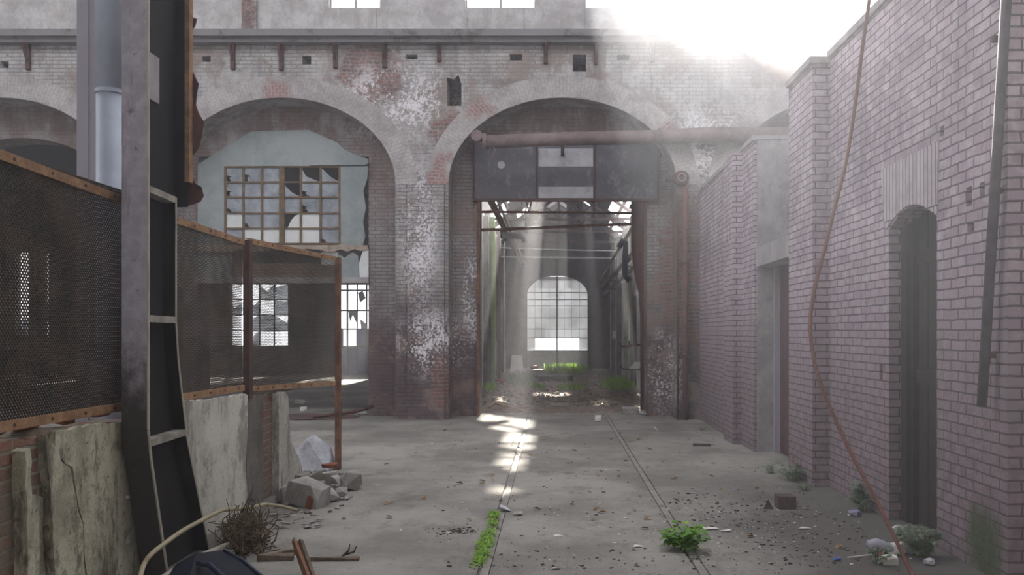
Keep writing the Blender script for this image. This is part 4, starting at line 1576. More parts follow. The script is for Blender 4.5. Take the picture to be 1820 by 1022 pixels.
sw = MB().box(2.45, 2.6, 37.4, 37.8, at(0, 602, 37.5).z, at(0, 588, 37.5).z)
sw.build('switch_box', WHITEP, label='small white switch box at the far right corner of the corridor', cat='box')

# ------------------------------------------------------------------ rubble by the end of the low wall
def put_rock(name, px, py, sx, sy, sz, mat, label, cat, seed, group=None, n=16, rz=0.0, z=0.0, tilt=0.0):
    p = ground(px, py)
    rot = Matrix.Rotation(rz, 3, 'Z') @ Matrix.Rotation(tilt, 3, 'Y')
    m = MB().rock((0, 0, 0), sx, sy, sz, random.Random(seed), n, rot.to_euler())
    zmin = min(v[2] for v in m.v)
    m.v = [(v[0] + p.x, v[1] + p.y, v[2] - zmin + z - 0.004) for v in m.v]
    return m.build(name, mat, bevel=0.006, label=label, cat=cat, group=group)


ck = thing('concrete_chunk', 'big grey concrete chunk with a red brick set in its end, by the wall end', 'chunk', ground(545, 905))
c = ground(543, 899)
rot = Matrix.Rotation(-0.35, 3, 'Z') @ Matrix.Rotation(0.16, 3, 'Y')
m = MB()
m.hull([c + rot @ Vector(q) for q in ((-.20, -.10, .02), (.20, -.12, .0), (.18, .16, .0), (-.17, .18, .0), (-.18, -.08, .23), (.10, -.11, .24), (.19, -.04, .20), (.17, .14, .21), (-.14, .16, .25), (.20, -.12, .1))])
m.build('concrete', ROCKM, ck, bevel=0.012)
m = MB()
m.hull([c + rot @ Vector(q) for q in ((.09, -.145, .03), (.155, -.145, .02), (.16, -.145, .13), (.145, -.14, .155), (.10, -.14, .15), (.09, -.08, .03), (.155, -.08, .02), (.155, -.08, .14), (.1, -.08, .14))])
m.build('brick_end', BRICKR, ck, label='red brick end')
m = MB()
c2 = ground(556, 836)
m.hull([c2 + Vector(q) for q in ((-.25, -.1, 0), (.22, -.12, 0), (.25, .2, 0), (-.25, .2, 0), (-.22, -.05, .22), (-.06, -.06, .40), (.02, .0, .44), (.20, .08, .30), (.23, -.05, .16), (-.2, .18, .25))])
m.build('whitewashed_block', WHITEB, bevel=0.01, label='large pale whitewashed block leaning at the rusty post', cat='block')
G = 'rubble stones at the end of the low wall'
put_rock('rubble_stone', 583, 853, .13, .08, .055, ROCKM, 'long broken brick lying in front of the whitewashed block', 'stone', 3, G, rz=0.3)
put_rock('rubble_stone', 624, 870, .125, .13, .105, ROCKM, 'squarish stone at the right end of the rubble, past the rusty post', 'stone', 5, G, n=26, rz=0.5)
put_rock('rubble_stone', 588, 892, .10, .09, .075, ROCKM, 'stone touching the right side of the big concrete chunk', 'stone', 8, G, n=20, rz=0.2)
put_rock('rubble_stone', 609, 884, .075, .07, .06, ROCKM, 'small stone two to the right of the big concrete chunk', 'stone', 9, G, n=20)
put_rock('rubble_stone', 600, 864, .075, .06, .07, ROCKM, 'rounded stone at the foot of the rusty post', 'stone', 12, G)
put_rock('rubble_stone', 566, 868, .09, .06, .05, ROCKM, 'flat stone between the whitewashed block and the concrete chunk', 'stone', 14, G)
put_rock('rubble_stone', 536, 860, .07, .08, .06, ROCKM, 'dark stone against the broken wall stump', 'stone', 16, G)
put_rock('rubble_stone', 505, 893, .05, .13, .09, ROCKM, 'tilted slab between the wall end and the concrete chunk', 'stone', 18, G, tilt=0.6)
put_rock('rubble_stone', 618, 858, .05, .05, .04, ROCKM, 'pebble sized stone behind the squarish stone', 'stone', 19, G)
put_rock('brick', 586, 846, .10, .05, .04, BRICKR, 'reddish brick piece leaning under the whitewashed block', 'brick', 23, None, z=0.10)
# fine rubble
m = MB()
rg = random.Random(77)
for k in range(150):
    px = rg.gauss(560, 40)
    py = rg.gauss(868, 26)
    if not (490 < px < 650 and 830 < py < 925) or px < 500 + (905 - py) * 0.2:
        continue
    p = ground(px, py)
    s = rg.uniform(0.012, 0.04)
    m.rock((p.x, p.y, s * 0.4), s, s * rg.uniform(.6, 1.3), s * 0.7, rg, 9)
for k in range(40):
    p = ground(rg.uniform(480, 570), rg.uniform(908, 940))
    s = rg.uniform(0.01, 0.025)
    m.rock((p.x, p.y, s * 0.4), s * 2, s, s * 0.5, rg, 8)
m.build('rubble', ROCKM, label='fine crumbled rubble spread round the stones at the wall end', cat='rubble', kind='stuff')
m = MB()
c3 = ground(570, 862)
n = 22
ringp = []
for k in range(n):
    t = k * 2 * math.pi / n
    ringp.append(Vector((c3.x + 0.42 * math.cos(t) * rg.uniform(.85, 1.1), c3.y + 0.95 * math.sin(t) * rg.uniform(.85, 1.1), -0.004)))
m.hull(ringp + [Vector((c3.x - .1 + rg.uniform(-.15, .15), c3.y + rg.uniform(-.4, .5), rg.uniform(.04, .10))) for k in range(14)])
m.build('dirt_heap', DIRTM, label='low heap of grey dirt under the rubble stones', cat='dirt', kind='stuff')

# ------------------------------------------------------------------ hose, pipes, roots, wood at the left foot
hs = [at(240, 1052, 5.5), at(250, 1022, 5.6), at(256, 1003, 5.75), at(268, 986, 5.8), at(290, 968, 5.95), at(330, 940, 6.35), at(390, 909, 7.1), at(402, 906, 7.35), at(440, 903, 7.75), at(468, 897, 8.05), at(478, 897, 8.12), at(500, 900, 8.3), at(528, 907, 8.55)]
sm = []
for i in range(len(hs) - 1):
    p0, p1, p2, p3 = hs[max(i - 1, 0)], hs[i], hs[i + 1], hs[min(i + 2, len(hs) - 1)]
    for k in range(5):
        t = k / 5
        sm.append(0.5 * ((2 * p1) + (p2 - p0) * t + (2 * p0 - 5 * p1 + 4 * p2 - p3) * t * t + (3 * p1 - p0 - 3 * p2 + p3) * t ** 3))
sm.append(hs[-1])
MB().tube(sm, 0.016, 10).build('bent_hose', BEND, smooth=True, label='long bent beige hose arching from the bottom left corner towards the concrete chunk', cat='hose')
MB().tube([at(286, 1030, 5.95) , at(330, 1000, 6.35), at(404, 969, 6.95)], 0.024, 12).build('plastic_pipe', WHITEPIPE if False else mat_plain('dirty cream pipe', (0.42, 0.38, 0.31), 0.6), smooth=True, label='dirty cream pipe stub lying at the foot of the steel column', cat='pipe')
p = ground(405, 992)
MB().tube([p + Vector((-.05, 0.02, .035)), p + Vector((.04, -.03, .035))], 0.034, 12).build('pipe_stub', mat_plain('grey pipe stub', (0.30, 0.27, 0.25), 0.7), smooth=True, label='short grey pipe stub beside the dead roots', cat='pipe')

bl = thing('plastic_sheet', 'dark blue black folded plastic sheet in the bottom left foreground', 'plastic', ground(390, 1030))
m = MB()
A = [at(312, 1002, 6.2), at(350, 982, 6.35), at(398, 977, 6.45), at(432, 994, 6.3), at(470, 1026, 6.05), at(440, 1045, 5.85), at(330, 1045, 5.8), at(292, 1030, 5.95)]
m.hull(A + [Vector((q.x, q.y, 0.0)) for q in A])
m.build('sheet', BLUEP, bl, bevel=0.008)
m = MB()
m.tube([at(352, 1000, 6.12), at(372, 1004, 6.0), at(400, 1030, 5.85), at(408, 1045, 5.75)], 0.02, 8)
m.tube([at(398, 978, 6.43), at(432, 996, 6.28), at(468, 1026, 6.03)], 0.012, 6)
m.build('fold', mat_plain('scuffed blue plastic', (0.02, 0.032, 0.06), 0.35), bl, smooth=True)

m = MB()
rg = random.Random(91)
for k in range(150):
    p = ground(max(402, rg.gauss(434, 18)), rg.gauss(972, 9))
    h = rg.uniform(0.1, 0.34)
    q = [p]
    for s in range(5):
        q.append(q[-1] + Vector((rg.uniform(-.045, .05), rg.uniform(-.07, .07), h / 5 * rg.uniform(.2, 1.6))))
    m.tube(q, [0.009, 0.008, 0.006, 0.005, 0.004, 0.002], 4, cap=False)
for k in range(120):
    p = ground(max(408, rg.gauss(438, 20)), rg.gauss(975, 9)) + Vector((0, 0, rg.uniform(0, .22)))
    q = [p]
    for s in range(4):
        q.append(q[-1] + Vector((rg.uniform(-.07, .07), rg.uniform(-.07, .07), rg.uniform(-.05, .04))))
    q = [Vector((a.x, a.y, max(a.z, .004))) for a in q]
    m.tube(q, 0.004, 4, cap=False)
m.build('dead_roots', ROOTS, label='brown tangle of dead roots at the foot of the low wall', cat='roots', kind='stuff')

wd_ = thing('broken_stake', 'short rotten wooden stake sticking up at the bottom, left of centre', 'stake', ground(556, 1038))
m = MB()
a, b = at(557, 1046, 6.0), at(530, 966, 6.35)
m.bar(a, b, 0.085, 0.03, up=(0, 1, 0.2))
m.rough(0.006, 14)
m.build('wood', BARK, wd_)
m = MB()
m.bar(at(549, 1030, 5.98), at(523, 962, 6.33), 0.03, 0.025, up=(0, 1, 0.2))
m.tube([at(523, 970, 6.33), at(521, 960, 6.34), at(523, 955, 6.34)], [0.012, 0.008, 0.002], 6)
m.build('bark_strip', mat_plain('orange brown bark', (0.20, 0.095, 0.05), 0.9, 0, 0.4, 14), wd_, label='orange brown bark strip')

# bark and twigs beside the stake
G = 'bark pieces round the stake'
for k, (px, py, l, ang, lb) in enumerate(((490, 996, .13, .1, 'dark piece of bark left of the stake'), (590, 996, .2, .03, 'long dark strip of bark right of the stake'), (512, 986, .08, .5, 'small curl of bark just left of the stake top'))):
    p = ground(px, py)
    m = MB()
    m.hull([p + Vector((math.cos(ang) * s * l + ox * -math.sin(ang), math.sin(ang) * s * l + ox * math.cos(ang), z)) for s in (-1, -.4, .5, 1) for ox in (-.03, .03) for z in (0, rg.uniform(.015, .05))])
    m.build('bark_piece', BARK, label=lb, cat='bark', group=G)
p = ground(608, 990)
MB().tube([p, p + Vector((.05, 0, .05)), p + Vector((.06, .0, .1))], [.012, .008, .002], 6).tube([p + Vector((.03, 0, .02)), p + Vector((.09, 0, .04)), p + Vector((.11, 0, .085))], [.01, .008, .003], 6).build('twig', DIRTM, label='dark forked twig with upturned tips right of the stake', cat='twig')

# ------------------------------------------------------------------ plants
def leaf(m, base, d, up, L, W, droop=0.3):
    d = d.normalized()
    s = d.cross(up)
    if s.length < 1e-3:
        s = Vector((1, 0, 0))
    s.normalize()
    mid = base + d * L * 0.5 + Vector((0, 0, L * 0.08))
    tip = base + d * L - Vector((0, 0, L * droop))
    o = len(m.v)
    m.v += [tuple(base), tuple(mid + s * W / 2), tuple(tip), tuple(mid - s * W / 2), tuple(mid - Vector((0, 0, W * .15)))]
    m.f += [(o, o + 1, o + 4), (o + 1, o + 2, o + 4), (o + 2, o + 3, o + 4), (o + 3, o, o + 4)]


def weed(px, py, h, spread, stems, leaves, L, mat, label, seed, W=0.6, group='leafy weeds'):
    p = ground(px, py)
    w_ = thing('weed', label, 'plant', p, group)
    rg = random.Random(seed)
    ms, ml = MB(), MB()
    for k in range(stems):
        a = rg.uniform(0, 2 * math.pi)
        r_ = rg.uniform(0.1, 1) * spread
        hh = h * rg.uniform(0.5, 1.0)
        b = p + Vector((math.cos(a) * r_ * .25, math.sin(a) * r_ * .25, 0))
        mid = b + Vector((math.cos(a) * r_ * .3, math.sin(a) * r_ * .3, hh * .65))
        tip = b + Vector((math.cos(a) * r_ * .8, math.sin(a) * r_ * .8, hh))
        ms.tube([b, mid, tip], [.004, .003, .001], 5)
        for q in range(leaves):
            t = rg.uniform(0.25, 1.0)
            c = b.lerp(mid, t * 1.6) if t < .6 else mid.lerp(tip, (t - .6) / .4)
            aa = rg.uniform(0, 2 * math.pi)
            dd = Vector((math.cos(aa), math.sin(aa), rg.uniform(-.1, .5)))
            leaf(ml, c, dd, Vector((0, 0, 1)), L * rg.uniform(.6, 1.2), L * W * rg.uniform(.7, 1.1))
    ml.v = [(x, y, max(z, 0.004)) for x, y, z in ml.v]
    ms.build('stem', MOSSM, w_)
    ml.build('leaves', mat, w_, kind='stuff')
    return w_


def grass(px0, px1, py0, py1, n, h, mat, label, seed, z=0.0, name='grass', slope=0.0):
    rg = random.Random(seed)
    m = MB()
    for k in range(n):
        u, v = rg.random(), rg.random()
        px = px0 + (px1 - px0) * u + slope * (v - .5)
        py = py0 + (py1 - py0) * v
        if (u - .5) ** 2 + (v - .5) ** 2 > .25 * rg.uniform(.5, 1.2):
            continue
        p = ground(px, py, z)
        if p.x < CX0 + .12 or p.x > CX1 - .12 or p.y > 43.1 or (p.y > 41.75 and not (ea0 + .15 < p.x < ea1 - .15)):
            continue
        a = rg.uniform(0, 2 * math.pi)
        hh = h * rg.uniform(.4, 1)
        d = Vector((math.cos(a), math.sin(a), 0)) * hh * rg.uniform(.2, .7)
        s = Vector((-math.sin(a), math.cos(a), 0)) * hh * 0.06
        q = [p - s, p + s, p + d * .4 + s * .8 + Vector((0, 0, hh * .6)), p + d * .4 - s * .8 + Vector((0, 0, hh * .6)), p + d + Vector((0, 0, hh))]
        o = len(m.v)
        m.v += [tuple(c_) for c_ in q]
        m.f += [(o, o + 1, o + 2, o + 3), (o + 3, o + 2, o + 4)]
    return m.build(name, mat, label=label, cat='grass', kind='stuff')


def cushion(m, rg, px, py, sx, sy, n, L):
    """low mat of small leaves"""
    p = ground(px, py)
    for k in range(n):
        a, r_ = rg.uniform(0, 6.283), math.sqrt(rg.random())
        c = p + Vector((math.cos(a) * r_ * sx, math.sin(a) * r_ * sy, rg.uniform(.003, .03)))
        aa = rg.uniform(0, 6.283)
        leaf(m, c, Vector((math.cos(aa), math.sin(aa), rg.uniform(.1, .8))), Vector((0, 0, 1)), L * rg.uniform(.6, 1.3), L * .6)


rg = random.Random(31)
m = MB()
for px, py, sx, sy, n in ((878, 918, .05, .16, 150), (875, 932, .05, .15, 120), (868, 955, .06, .2, 170), (862, 970, .07, .2, 230), (856, 990, .06, .18, 180), (850, 1004, .05, .15, 70), (872, 946, .04, .12, 50)):
    cushion(m, rg, px, py, sx, sy, n, 0.032)
m.build('ground_cover', GREEN2, label='bright green creeping weed growing in the left floor groove', cat='plant', kind='stuff')
weed(1207, 978, .20, .22, 12, 10, .085, GREEN1, 'leafy green weed growing out of the right floor groove', 4, W=1.0)
weed(1226, 955, .12, .2, 7, 9, .075, GREEN2, 'spreading bright weed just behind the one in the right floor groove', 6, W=.7)
weed(1190, 945, .05, .1, 5, 6, .03, GREEN2, 'tiny weed at the head of the right floor groove', 7)
weed(1410, 855, .22, .2, 12, 11, .075, GREEN3, 'dusty pale weed at the foot of the brick pier by the far door', 8, W=.8)
weed(1432, 872, .10, .2, 8, 9, .04, GREEN3, 'low pale weed in front of the brick pier', 9, W=.8)
weed(1375, 842, .12, .2, 6, 8, .05, GREEN3, 'sparse dusty weed before the far door', 12)
weed(1534, 908, .28, .13, 11, 16, .08, GREEN3, 'upright bushy weed at the wall left of the arched door', 10, W=.9)
weed(1640, 990, .24, .2, 18, 12, .07, GREEN3, 'dusty weed among the litter at the near wall corner', 13, W=.9)
weed(1560, 1000, .12, .2, 10, 10, .04, GREEN3, 'small weed under the crushed bottle in the corner litter', 14, W=.8)
weed(1612, 962, .12, .13, 8, 9, .045, GREEN3, 'small weed behind the corner litter, close to the arched door', 15, W=.9)
weed(1248, 765, .06, .1, 5, 6, .03, GREEN3, 'tiny weed at the foot of the far end of the right wall', 16)

# corridor ground
rg = random.Random(55)
m = MB()
for k in range(900):
    py = rg.uniform(668, 724)
    p = ground(rg.uniform(855, 1140), py, -0.01)
    if not (CX0 < p.x < CX1 - .05) or p.y < 19:
        continue
    s = rg.uniform(0.015, 0.06)
    m.rock((p.x, p.y, s * .3), s, s * rg.uniform(.6, 1.4), s * .6, rg, 8)
m.build('gravel', ROCKM, label='loose gravel and rubble covering the corridor ground', cat='gravel', kind='stuff')
m = MB()
for k in range(700):
    py = rg.triangular(672, 722, 712)
    p = ground(rg.triangular(985, 1140, 1110), py, -0.01)
    if not (CX0 < p.x < CX1 - .1) or p.y < 19.2:
        continue
    a = rg.uniform(0, 6.28)
    leaf(m, Vector((p.x, p.y, rg.uniform(.01, .05))), Vector((math.cos(a), math.sin(a), .1)), Vector((0, 0, 1)), .11, .07, 0)
m.build('leaf_litter', LEAFD, label='brown fallen leaves drifted along the right side of the corridor', cat='leaves', kind='stuff')
grass(858, 884, 684, 698, 260, .22, GREEN2, 'small grass tuft at the left jamb in the corridor', 1)
grass(898, 958, 666, 688, 800, .30, GREEN3, 'dusty grass patch at the left in the middle of the corridor', 2)
grass(938, 972, 684, 694, 200, .2, GREEN1, 'short grass strip in front of the dusty patch', 3)
grass(965, 1046, 649, 666, 1500, .32, GREEN2, 'grass before the end gate with sunlight put into its green', 4)
grass(1066, 1132, 676, 696, 1000, .3, GREEN2, 'grass patch along the right corridor wall', 5)
grass(990, 1042, 684, 696, 320, .2, GREEN2, 'low grass in the centre of the corridor', 6)
grass(1040, 1100, 662, 672, 250, .22, GREEN3, 'thin grass in front of the right corner of the end wall', 7)

MB().box(ground(950, 678).x, ground(1018, 678).x, ground(0, 678).y, ground(0, 678).y + .5, -0.01, .16).build('timber_sleeper', DIRTM, label='dark timber sleeper lying across the middle of the corridor', cat='sleeper')
p = ground(1127, 735)
MB().box(p.x - .26, p.x + .1, p.y - .15, p.y + .25, -.002, .13).build('stone_slab', ROCKM, bevel=.02, label='flat grey stone slab by the right jamb of the doorway', cat='slab')
p = ground(1146, 737)
MB().rock((p.x, p.y, .05), .10, .2, .05, random.Random(8), 16).build('rubble_stone', ROCKM, label='dark stone wedged between the slab and the right jamb', cat='stone')
p = ground(995, 722)
MB().box(p.x - .22, p.x + .22, p.y, p.y + .55, -.005, .035).build('stone_slab', ROCKM, label='thin pale slab sunk in the ground at the middle of the doorway', cat='slab')
p = ground(1063, 749)
m = MB().rock((p.x, p.y, .06), .065, .065, .062, random.Random(4), 60)
m.build('round_stone', PAPER, smooth=False, label='round white stone standing on the right groove at the doorway', cat='stone')
p = ground(918, 666)
m = MB()
m.hull([p + Vector(q) for q in ((-.28, 0, 0), (.28, 0, 0), (.22, .25, .75), (-.2, .25, .78), (-.28, .06, 0), (.28, .06, 0), (.22, .31, .75), (-.2, .31, .78))])
m.build('leaning_board', WHITEP, label='pale board leaning on rubble at the left corridor wall', cat='board')
for k, (px, py, s, mt, lb) in enumerate(((930, 664, .3, WHITEB, 'pale rock heap piece right of the leaning board'), (948, 655, .2, BRICKR, 'reddish rock near the end wall of the corridor'), (889, 681, .18, BRICKR, 'reddish rock by the left corridor wall'), (880, 684, .16, ROCKM, 'grey rock by the left corridor wall'))):
    put_rock('rubble_stone', px, py, s, s * .8, s * .45, mt, lb, 'stone', 60 + k)
p = ground(905, 690)
MB().bar((p.x - .4, p.y, .05), (p.x + .45, p.y - .1, .06), .08, .06).build('plank', mat_plain('weathered plank', (.3, .28, .25), .9), label='weathered plank lying in front of the dusty grass', cat='plank')
p = ground(884, 726)
m = MB()
m.tube([p + Vector((-.2, 0, .03)), p + Vector((-.05, .1, .12)), p + Vector((.1, 0, .08)), p + Vector((.45, -.1, .02))], [.03, .05, .04, .015], 6)
m.rough(.02, 8)
m.build('driftwood', mat_plain('pale twisted wood', (.42, .33, .25), .9), label='pale twisted piece of wood beside the left jamb', cat='wood')

# thing seen under the window arch, on the floor of the hall
p = ground(550, 742)
m = MB()
m.hull([p + Vector((1.0 * math.cos(t) * rg.uniform(.8, 1.1), .55 * math.sin(t) * rg.uniform(.8, 1.1), z)) for t in [k * .45 for k in range(14)] for z in (0, .03)] + [p + Vector((.1, 0, .1))])
m.build('fallen_sheet', mat_rust('red brown sheet', (.13, .07, .06), (.07, .05, .05)), label='red brown metal sheet lying on the floor behind the rusty post', cat='sheet')
MB().tube([p + Vector((.2, -.5, .06)), p + Vector((.9, -.15, .12)), p + Vector((1.25, .1, .22))], .035, 8).build('bent_bar', RUSTD, smooth=True, label='dark bent bar lying on the red brown sheet', cat='bar')
for k, (px, py, sx, lb) in enumerate(((533, 718, .13, 'white plastic scrap lying behind the red brown sheet'), (540, 740, .08, 'small white scrap on the red brown sheet'), (642, 738, .13, 'grey stone at the left foot of the middle pier'))):
    q = ground(px, py)
    MB().rock((q.x, q.y, .05 + (.1 if k == 1 else 0)), sx, sx * .5, .05, random.Random(70 + k), 14).build('scrap' if k < 2 else 'rubble_stone', PAPER if k < 2 else ROCKM, label=lb, cat='scrap' if k < 2 else 'stone')

# ------------------------------------------------------------------ litter on the hall floor
G = 'pale scraps on the hall floor'
for k, (px, py, l, lb) in enumerate(((902, 908, .085, 'folded pale grey tile standing in the left groove beside the green weed'), (995, 953, .06, 'torn white scrap in the middle of the floor'), (1135, 972, .05, 'flat white scrap left of the leafy weed'),
                                     (1260, 940, .09, 'wide pale scrap right of the leafy weed'), (1230, 877, .03, 'small white scrap right of the brown leaves'), (985, 1012, .05, 'pale scrap at the very bottom centre'), (1290, 945, .06, 'pale scrap second to the right of the leafy weed'), (1430, 940, .07, 'crumpled pale scrap on the dark dirt'))):
    p = ground(px, py)
    m = MB()
    rg2 = random.Random(200 + k)
    h = .07 if k == 0 else .018
    m.hull([p + Vector((rg2.uniform(-1, 1) * l, rg2.uniform(-1, 1) * l * .7, rg2.uniform(0, h))) for q in range(9)] + [p + Vector((l * .5, 0, 0)), p + Vector((-l * .5, 0, 0))])
    m.build('scrap', PAPER if k else WHITEB, label=lb, cat='scrap', group=G)
p = ground(922, 915)
MB().rock((p.x, p.y, .02), .05, .06, .02, random.Random(9), 14).build('rubble_stone', ROCKM, label='flat dark stone beside the folded grey tile', cat='stone')
p = ground(1399, 905)
MB().box(p.x - .085, p.x + .085, p.y - .02, p.y + .16, -.002, .125).build('brick_block', mat_plain('dark brick block', (.10, .06, .06), .9, 0, .4, 10), bevel=.008, label='dark squared block standing alone on the floor at the right', cat='block')
p = ground(1366, 905)
MB().hull([p + Vector(q) for q in ((-.05, 0, 0), (.05, 0, 0), (0, .06, 0), (.0, .02, .09))]).build('rubble_stone', DIRTM, label='small pointed dark stone left of the squared block', cat='stone')
p = ground(1246, 793)
MB().bar((p.x - .12, p.y, .02), (p.x + .14, p.y - .03, .02), .05, .035).build('wood_piece', DIRTM, label='dark flat piece of wood on the floor near the right wall', cat='wood')
# dry leaves, each its own
rg = random.Random(123)
G = 'dry leaves scattered over the hall floor'
LL = 'small curled dry brown leaf lying on the bare concrete floor'
m = MB()
for k in range(6):
    pass
protos = []
for k in range(4):
    m = MB()
    L = .045
    leaf(m, Vector((-L, 0, .004)), Vector((1, .2, .15)), Vector((0, 0, 1)), L * 2, L * 1.1, .02)
    o = len(m.v)
    vs = [(x, y, max(z, 0.001) + .012 * abs(y) / L * (k + 1) * .5) for x, y, z in m.v]
    m.v = vs + [(x, y, z + .003) for x, y, z in vs]
    m.f = m.f + [tuple(reversed([i + o for i in f])) for f in m.f]
    protos.append((m.v, m.f))
spots = [(808, 784), (895, 789), (1020, 802), (1102, 771), (1112, 820), (1155, 799), (1224, 781), (1068, 839), (1128, 908), (1175, 901), (1180, 760), (1135, 783), (1250, 822), (874, 925), (835, 926), (1069, 913), (1145, 940), (1205, 930), (1320, 832), (1345, 870)]
while len(spots) < 74:
    px, py = rg.uniform(560, 1500), rg.triangular(760, 1015, 850)
    p = ground(px, py)
    if p.x > 2.7 or p.x < -2.2 or (px < 660 and 820 < py < 1000):
        continue
    spots.append((px, py))
first = {}
for k, (px, py) in enumerate(spots):
    v, f = protos[k % 4]
    p = ground(px, py)
    if k % 4 not in first:
        m = MB()
        m.v, m.f = v, f
        o = m.build('dry_leaf', LEAFD, label=LL, cat='leaf', group=G)
        first[k % 4] = o
    else:
        o = first[k % 4].copy()
        COL.objects.link(o)
    o.location = p
    o.rotation_euler = (0, 0, rg.uniform(0, 6.28))
    s = rg.uniform(.5, 1.1)
    o.scale = (s, s, s)
# dirt streaks: fine crumbs
m = MB()
rg = random.Random(9)
for k in range(1300):
    t = rg.random()
    if t < .12:
        px, py = rg.gauss(812, 22), rg.gauss(945, 4)
    elif t < .35:
        px, py = rg.gauss(1330, 90), rg.gauss(905, 24)
    elif t < .6:
        px, py = rg.gauss(1480, 90), rg.gauss(965, 30)
    elif t < .7:
        px, py = rg.gauss(1100, 200), rg.gauss(1000, 12)
    else:
        px, py = rg.uniform(760, 1500), rg.uniform(760, 1015)
    p = ground(px, py)
    if p.x > 2.7:
        continue
    s = .003 + .011 * rg.random() ** 2.5
    m.rock((p.x, p.y, s * .3), s * rg.uniform(.8, 2.0), s * rg.uniform(.7, 1.5), s * .6, rg, 9)
m.build('dirt_crumbs', DIRTM, label='dark crumbs of dirt strewn over the concrete floor', cat='dirt', kind='stuff')

m = MB()
for k in range(420):
    px, py = rg.uniform(700, 1560), rg.triangular(755, 1018, 930)
    if rg.random() < .4:
        px, py = rg.gauss(1330, 120), rg.gauss(940, 30)
    p = ground(px, py)
    if p.x > 2.75 or py > 1019:
        continue
    s = .003 + .009 * rg.random() ** 2
    m.rock((p.x, p.y, s * .3), s * 1.5, s, s * .6, rg, 7)
m.build('pale_grit', PAPER, label='pale grit and paper crumbs strewn over the concrete floor', cat='grit', kind='stuff')

# corner litter
p = ground(1568, 985)
bt = thing('crushed_bottle', 'crushed grey plastic bottle lying in the corner litter', 'bottle', p)
m = MB()
m.tube([p + Vector((-.10, .02, .06)), p + Vector((-.04, .02, .065)), p + Vector((.04, 0, .05)), p + Vector((.10, -.02, .035)), p + Vector((.13, -.03, .03))], [.05, .055, .045, .03, .014], 12)
m.rough(.012, 12)
m.build('bottle_body', mat_plain('hazy grey plastic', (.34, .33, .38), .3), bt, smooth=True)
m = MB().tube([p + Vector((.13, -.03, .03)), p + Vector((.15, -.035, .03))], .016, 10)
m.build('cap', BLUED, bt)
p = ground(1572, 995)
cn = thing('crushed_can', 'small red and white crushed can beside the grey bottle', 'can', p)
MB().tube([p + Vector((-.05, 0, .03)), p + Vector((.0, 0.0, .03))], .03, 12).build('red_band', mat_plain('red can', (.5, .03, .03), .35), cn, smooth=True)
MB().tube([p + Vector((.0, 0, .03)), p + Vector((.055, 0, .03))], [.03, .024], 12).build('white_band', PAPER, cn, smooth=True)
p = ground(1530, 994)
MB().tube([p + Vector((-.10, 0, .012)), p + Vector((.09, .02, .03))], .006, 6).build('white_stick', PAPER, label='thin white stick lying left of the corner litter', cat='stick')
p = ground(1487, 997)
MB().rock((p.x, p.y, .014), .035, .025, .014, random.Random(2), 20).build('bottle_cap', mat_plain('blue cap', (.04, .12, .4), .4), label='small blue cap lying alone on the floor near the corner litter', cat='cap')
p = ground(1520, 918)
MB().rock((p.x, p.y, .03), .06, .05, .03, random.Random(6), 18).build('wrapper', mat_plain('blue tan wrapper', (.30, .24, .22), .6, c2=(.06, .12, .32)), label='crumpled blue and tan wrapper at the upright bushy weed', cat='wrapper')
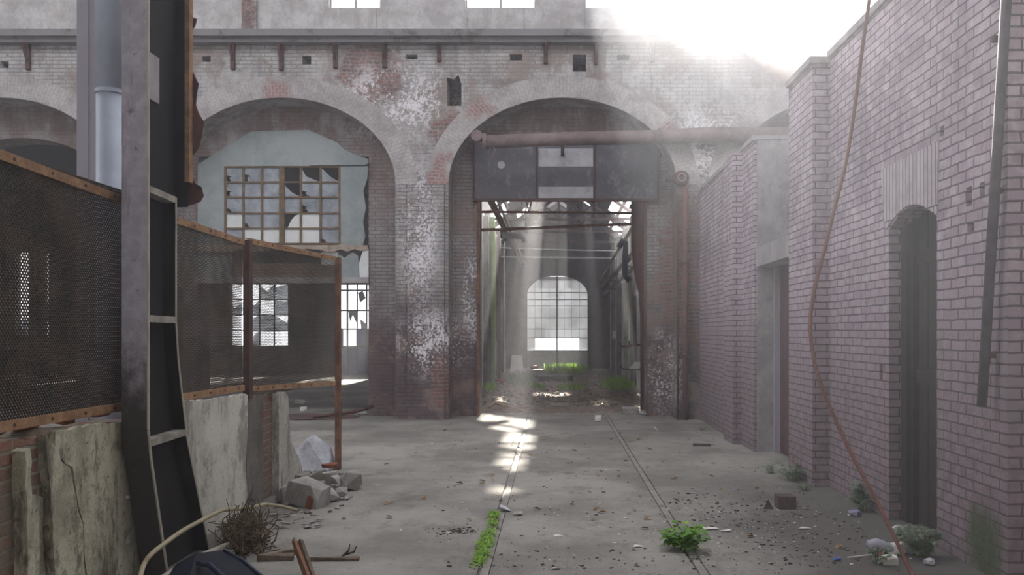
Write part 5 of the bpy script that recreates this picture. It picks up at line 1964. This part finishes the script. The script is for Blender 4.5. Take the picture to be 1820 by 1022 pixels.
for k, (px, py, s, mt, lb) in enumerate(((1595, 985, .075, PAPER, 'crumpled white bag in front of the grey bottle'), (1612, 972, .06, mat_plain('tan scrap', (.35, .28, .2), .8), 'tan crumpled scrap behind the white bag'), (1622, 985, .055, mat_plain('pale blue bag', (.45, .52, .6), .5), 'pale blue crumpled bag beside the white bag'), (1640, 978, .05, PAPER, 'white foam scrap in the weed at the wall'), (1598, 948, .06, PAPER, 'pale paper scrap behind the corner litter'), (1652, 1004, .045, mat_plain('shiny grey ball', (.5, .5, .55), .2), 'shiny grey round thing at the foot of the near wall'), (1580, 1003, .06, PAPER, 'white rag under the red can'))):
    q = ground(px, py)
    m = MB().rock((q.x, q.y, s * .55), s, s * .8, s * .6, random.Random(80 + k), 24)
    m.rough(s * .25, 25)
    m.v = [(a, b, max(c_, .001)) for a, b, c_ in m.v]
    m.build('litter', mt, label=lb, cat='litter', group='crumpled litter in the near corner')

# ------------------------------------------------------------------ cable and pipe on the right
cb = [(1553, -60, 7.45), (1545, 0, 7.4), (1533, 85, 7.35), (1522, 170, 7.3), (1505, 280, 7.2), (1488, 350, 7.1), (1470, 425, 7.05), (1452, 495, 7.0), (1441, 555, 6.95), (1441, 600, 6.9), (1449, 650, 6.85), (1465, 700, 6.8), (1489, 755, 6.75), (1520, 820, 6.65), (1555, 885, 6.55), (1590, 955, 6.4), (1618, 1015, 6.28)]
hs = [at(*q) for q in cb]
hs.append(ground(1626, 1024, .012))
sm = []
for i in range(len(hs) - 1):
    p0, p1, p2, p3 = hs[max(i - 1, 0)], hs[i], hs[i + 1], hs[min(i + 2, len(hs) - 1)]
    for k in range(4):
        t = k / 4
        sm.append(0.5 * ((2 * p1) + (p2 - p0) * t + (2 * p0 - 5 * p1 + 4 * p2 - p3) * t * t + (3 * p1 - p0 - 3 * p2 + p3) * t ** 3))
sm.append(hs[-1])
MB().tube(sm, 0.0145, 10).build('hanging_cable', ROPE, smooth=True, label='long rust red cable hanging loosely down the right wall to the floor', cat='cable')
wp = thing('conduit', 'dark thin conduit pipe fixed upright on the near right wall', 'pipe', at(1745, 722, 6.2))
a, b = at(1745, 722, 6.2), at(1792, -60, 5.95)
MB().tube([a, b], 0.034, 12).build('pipe_run', mat_rust('slate dark conduit', (.10, .085, .105), (.065, .05, .06)), wp, smooth=True)
for t in (.12, .5, .85):
    q = a.lerp(b, t)
    MB().box(q.x - .03, 3.02, max(q.y - .02, 6.06), max(q.y + .02, 6.1), q.z - .02, q.z + .02).build('wall_clip', RUSTD, wp)
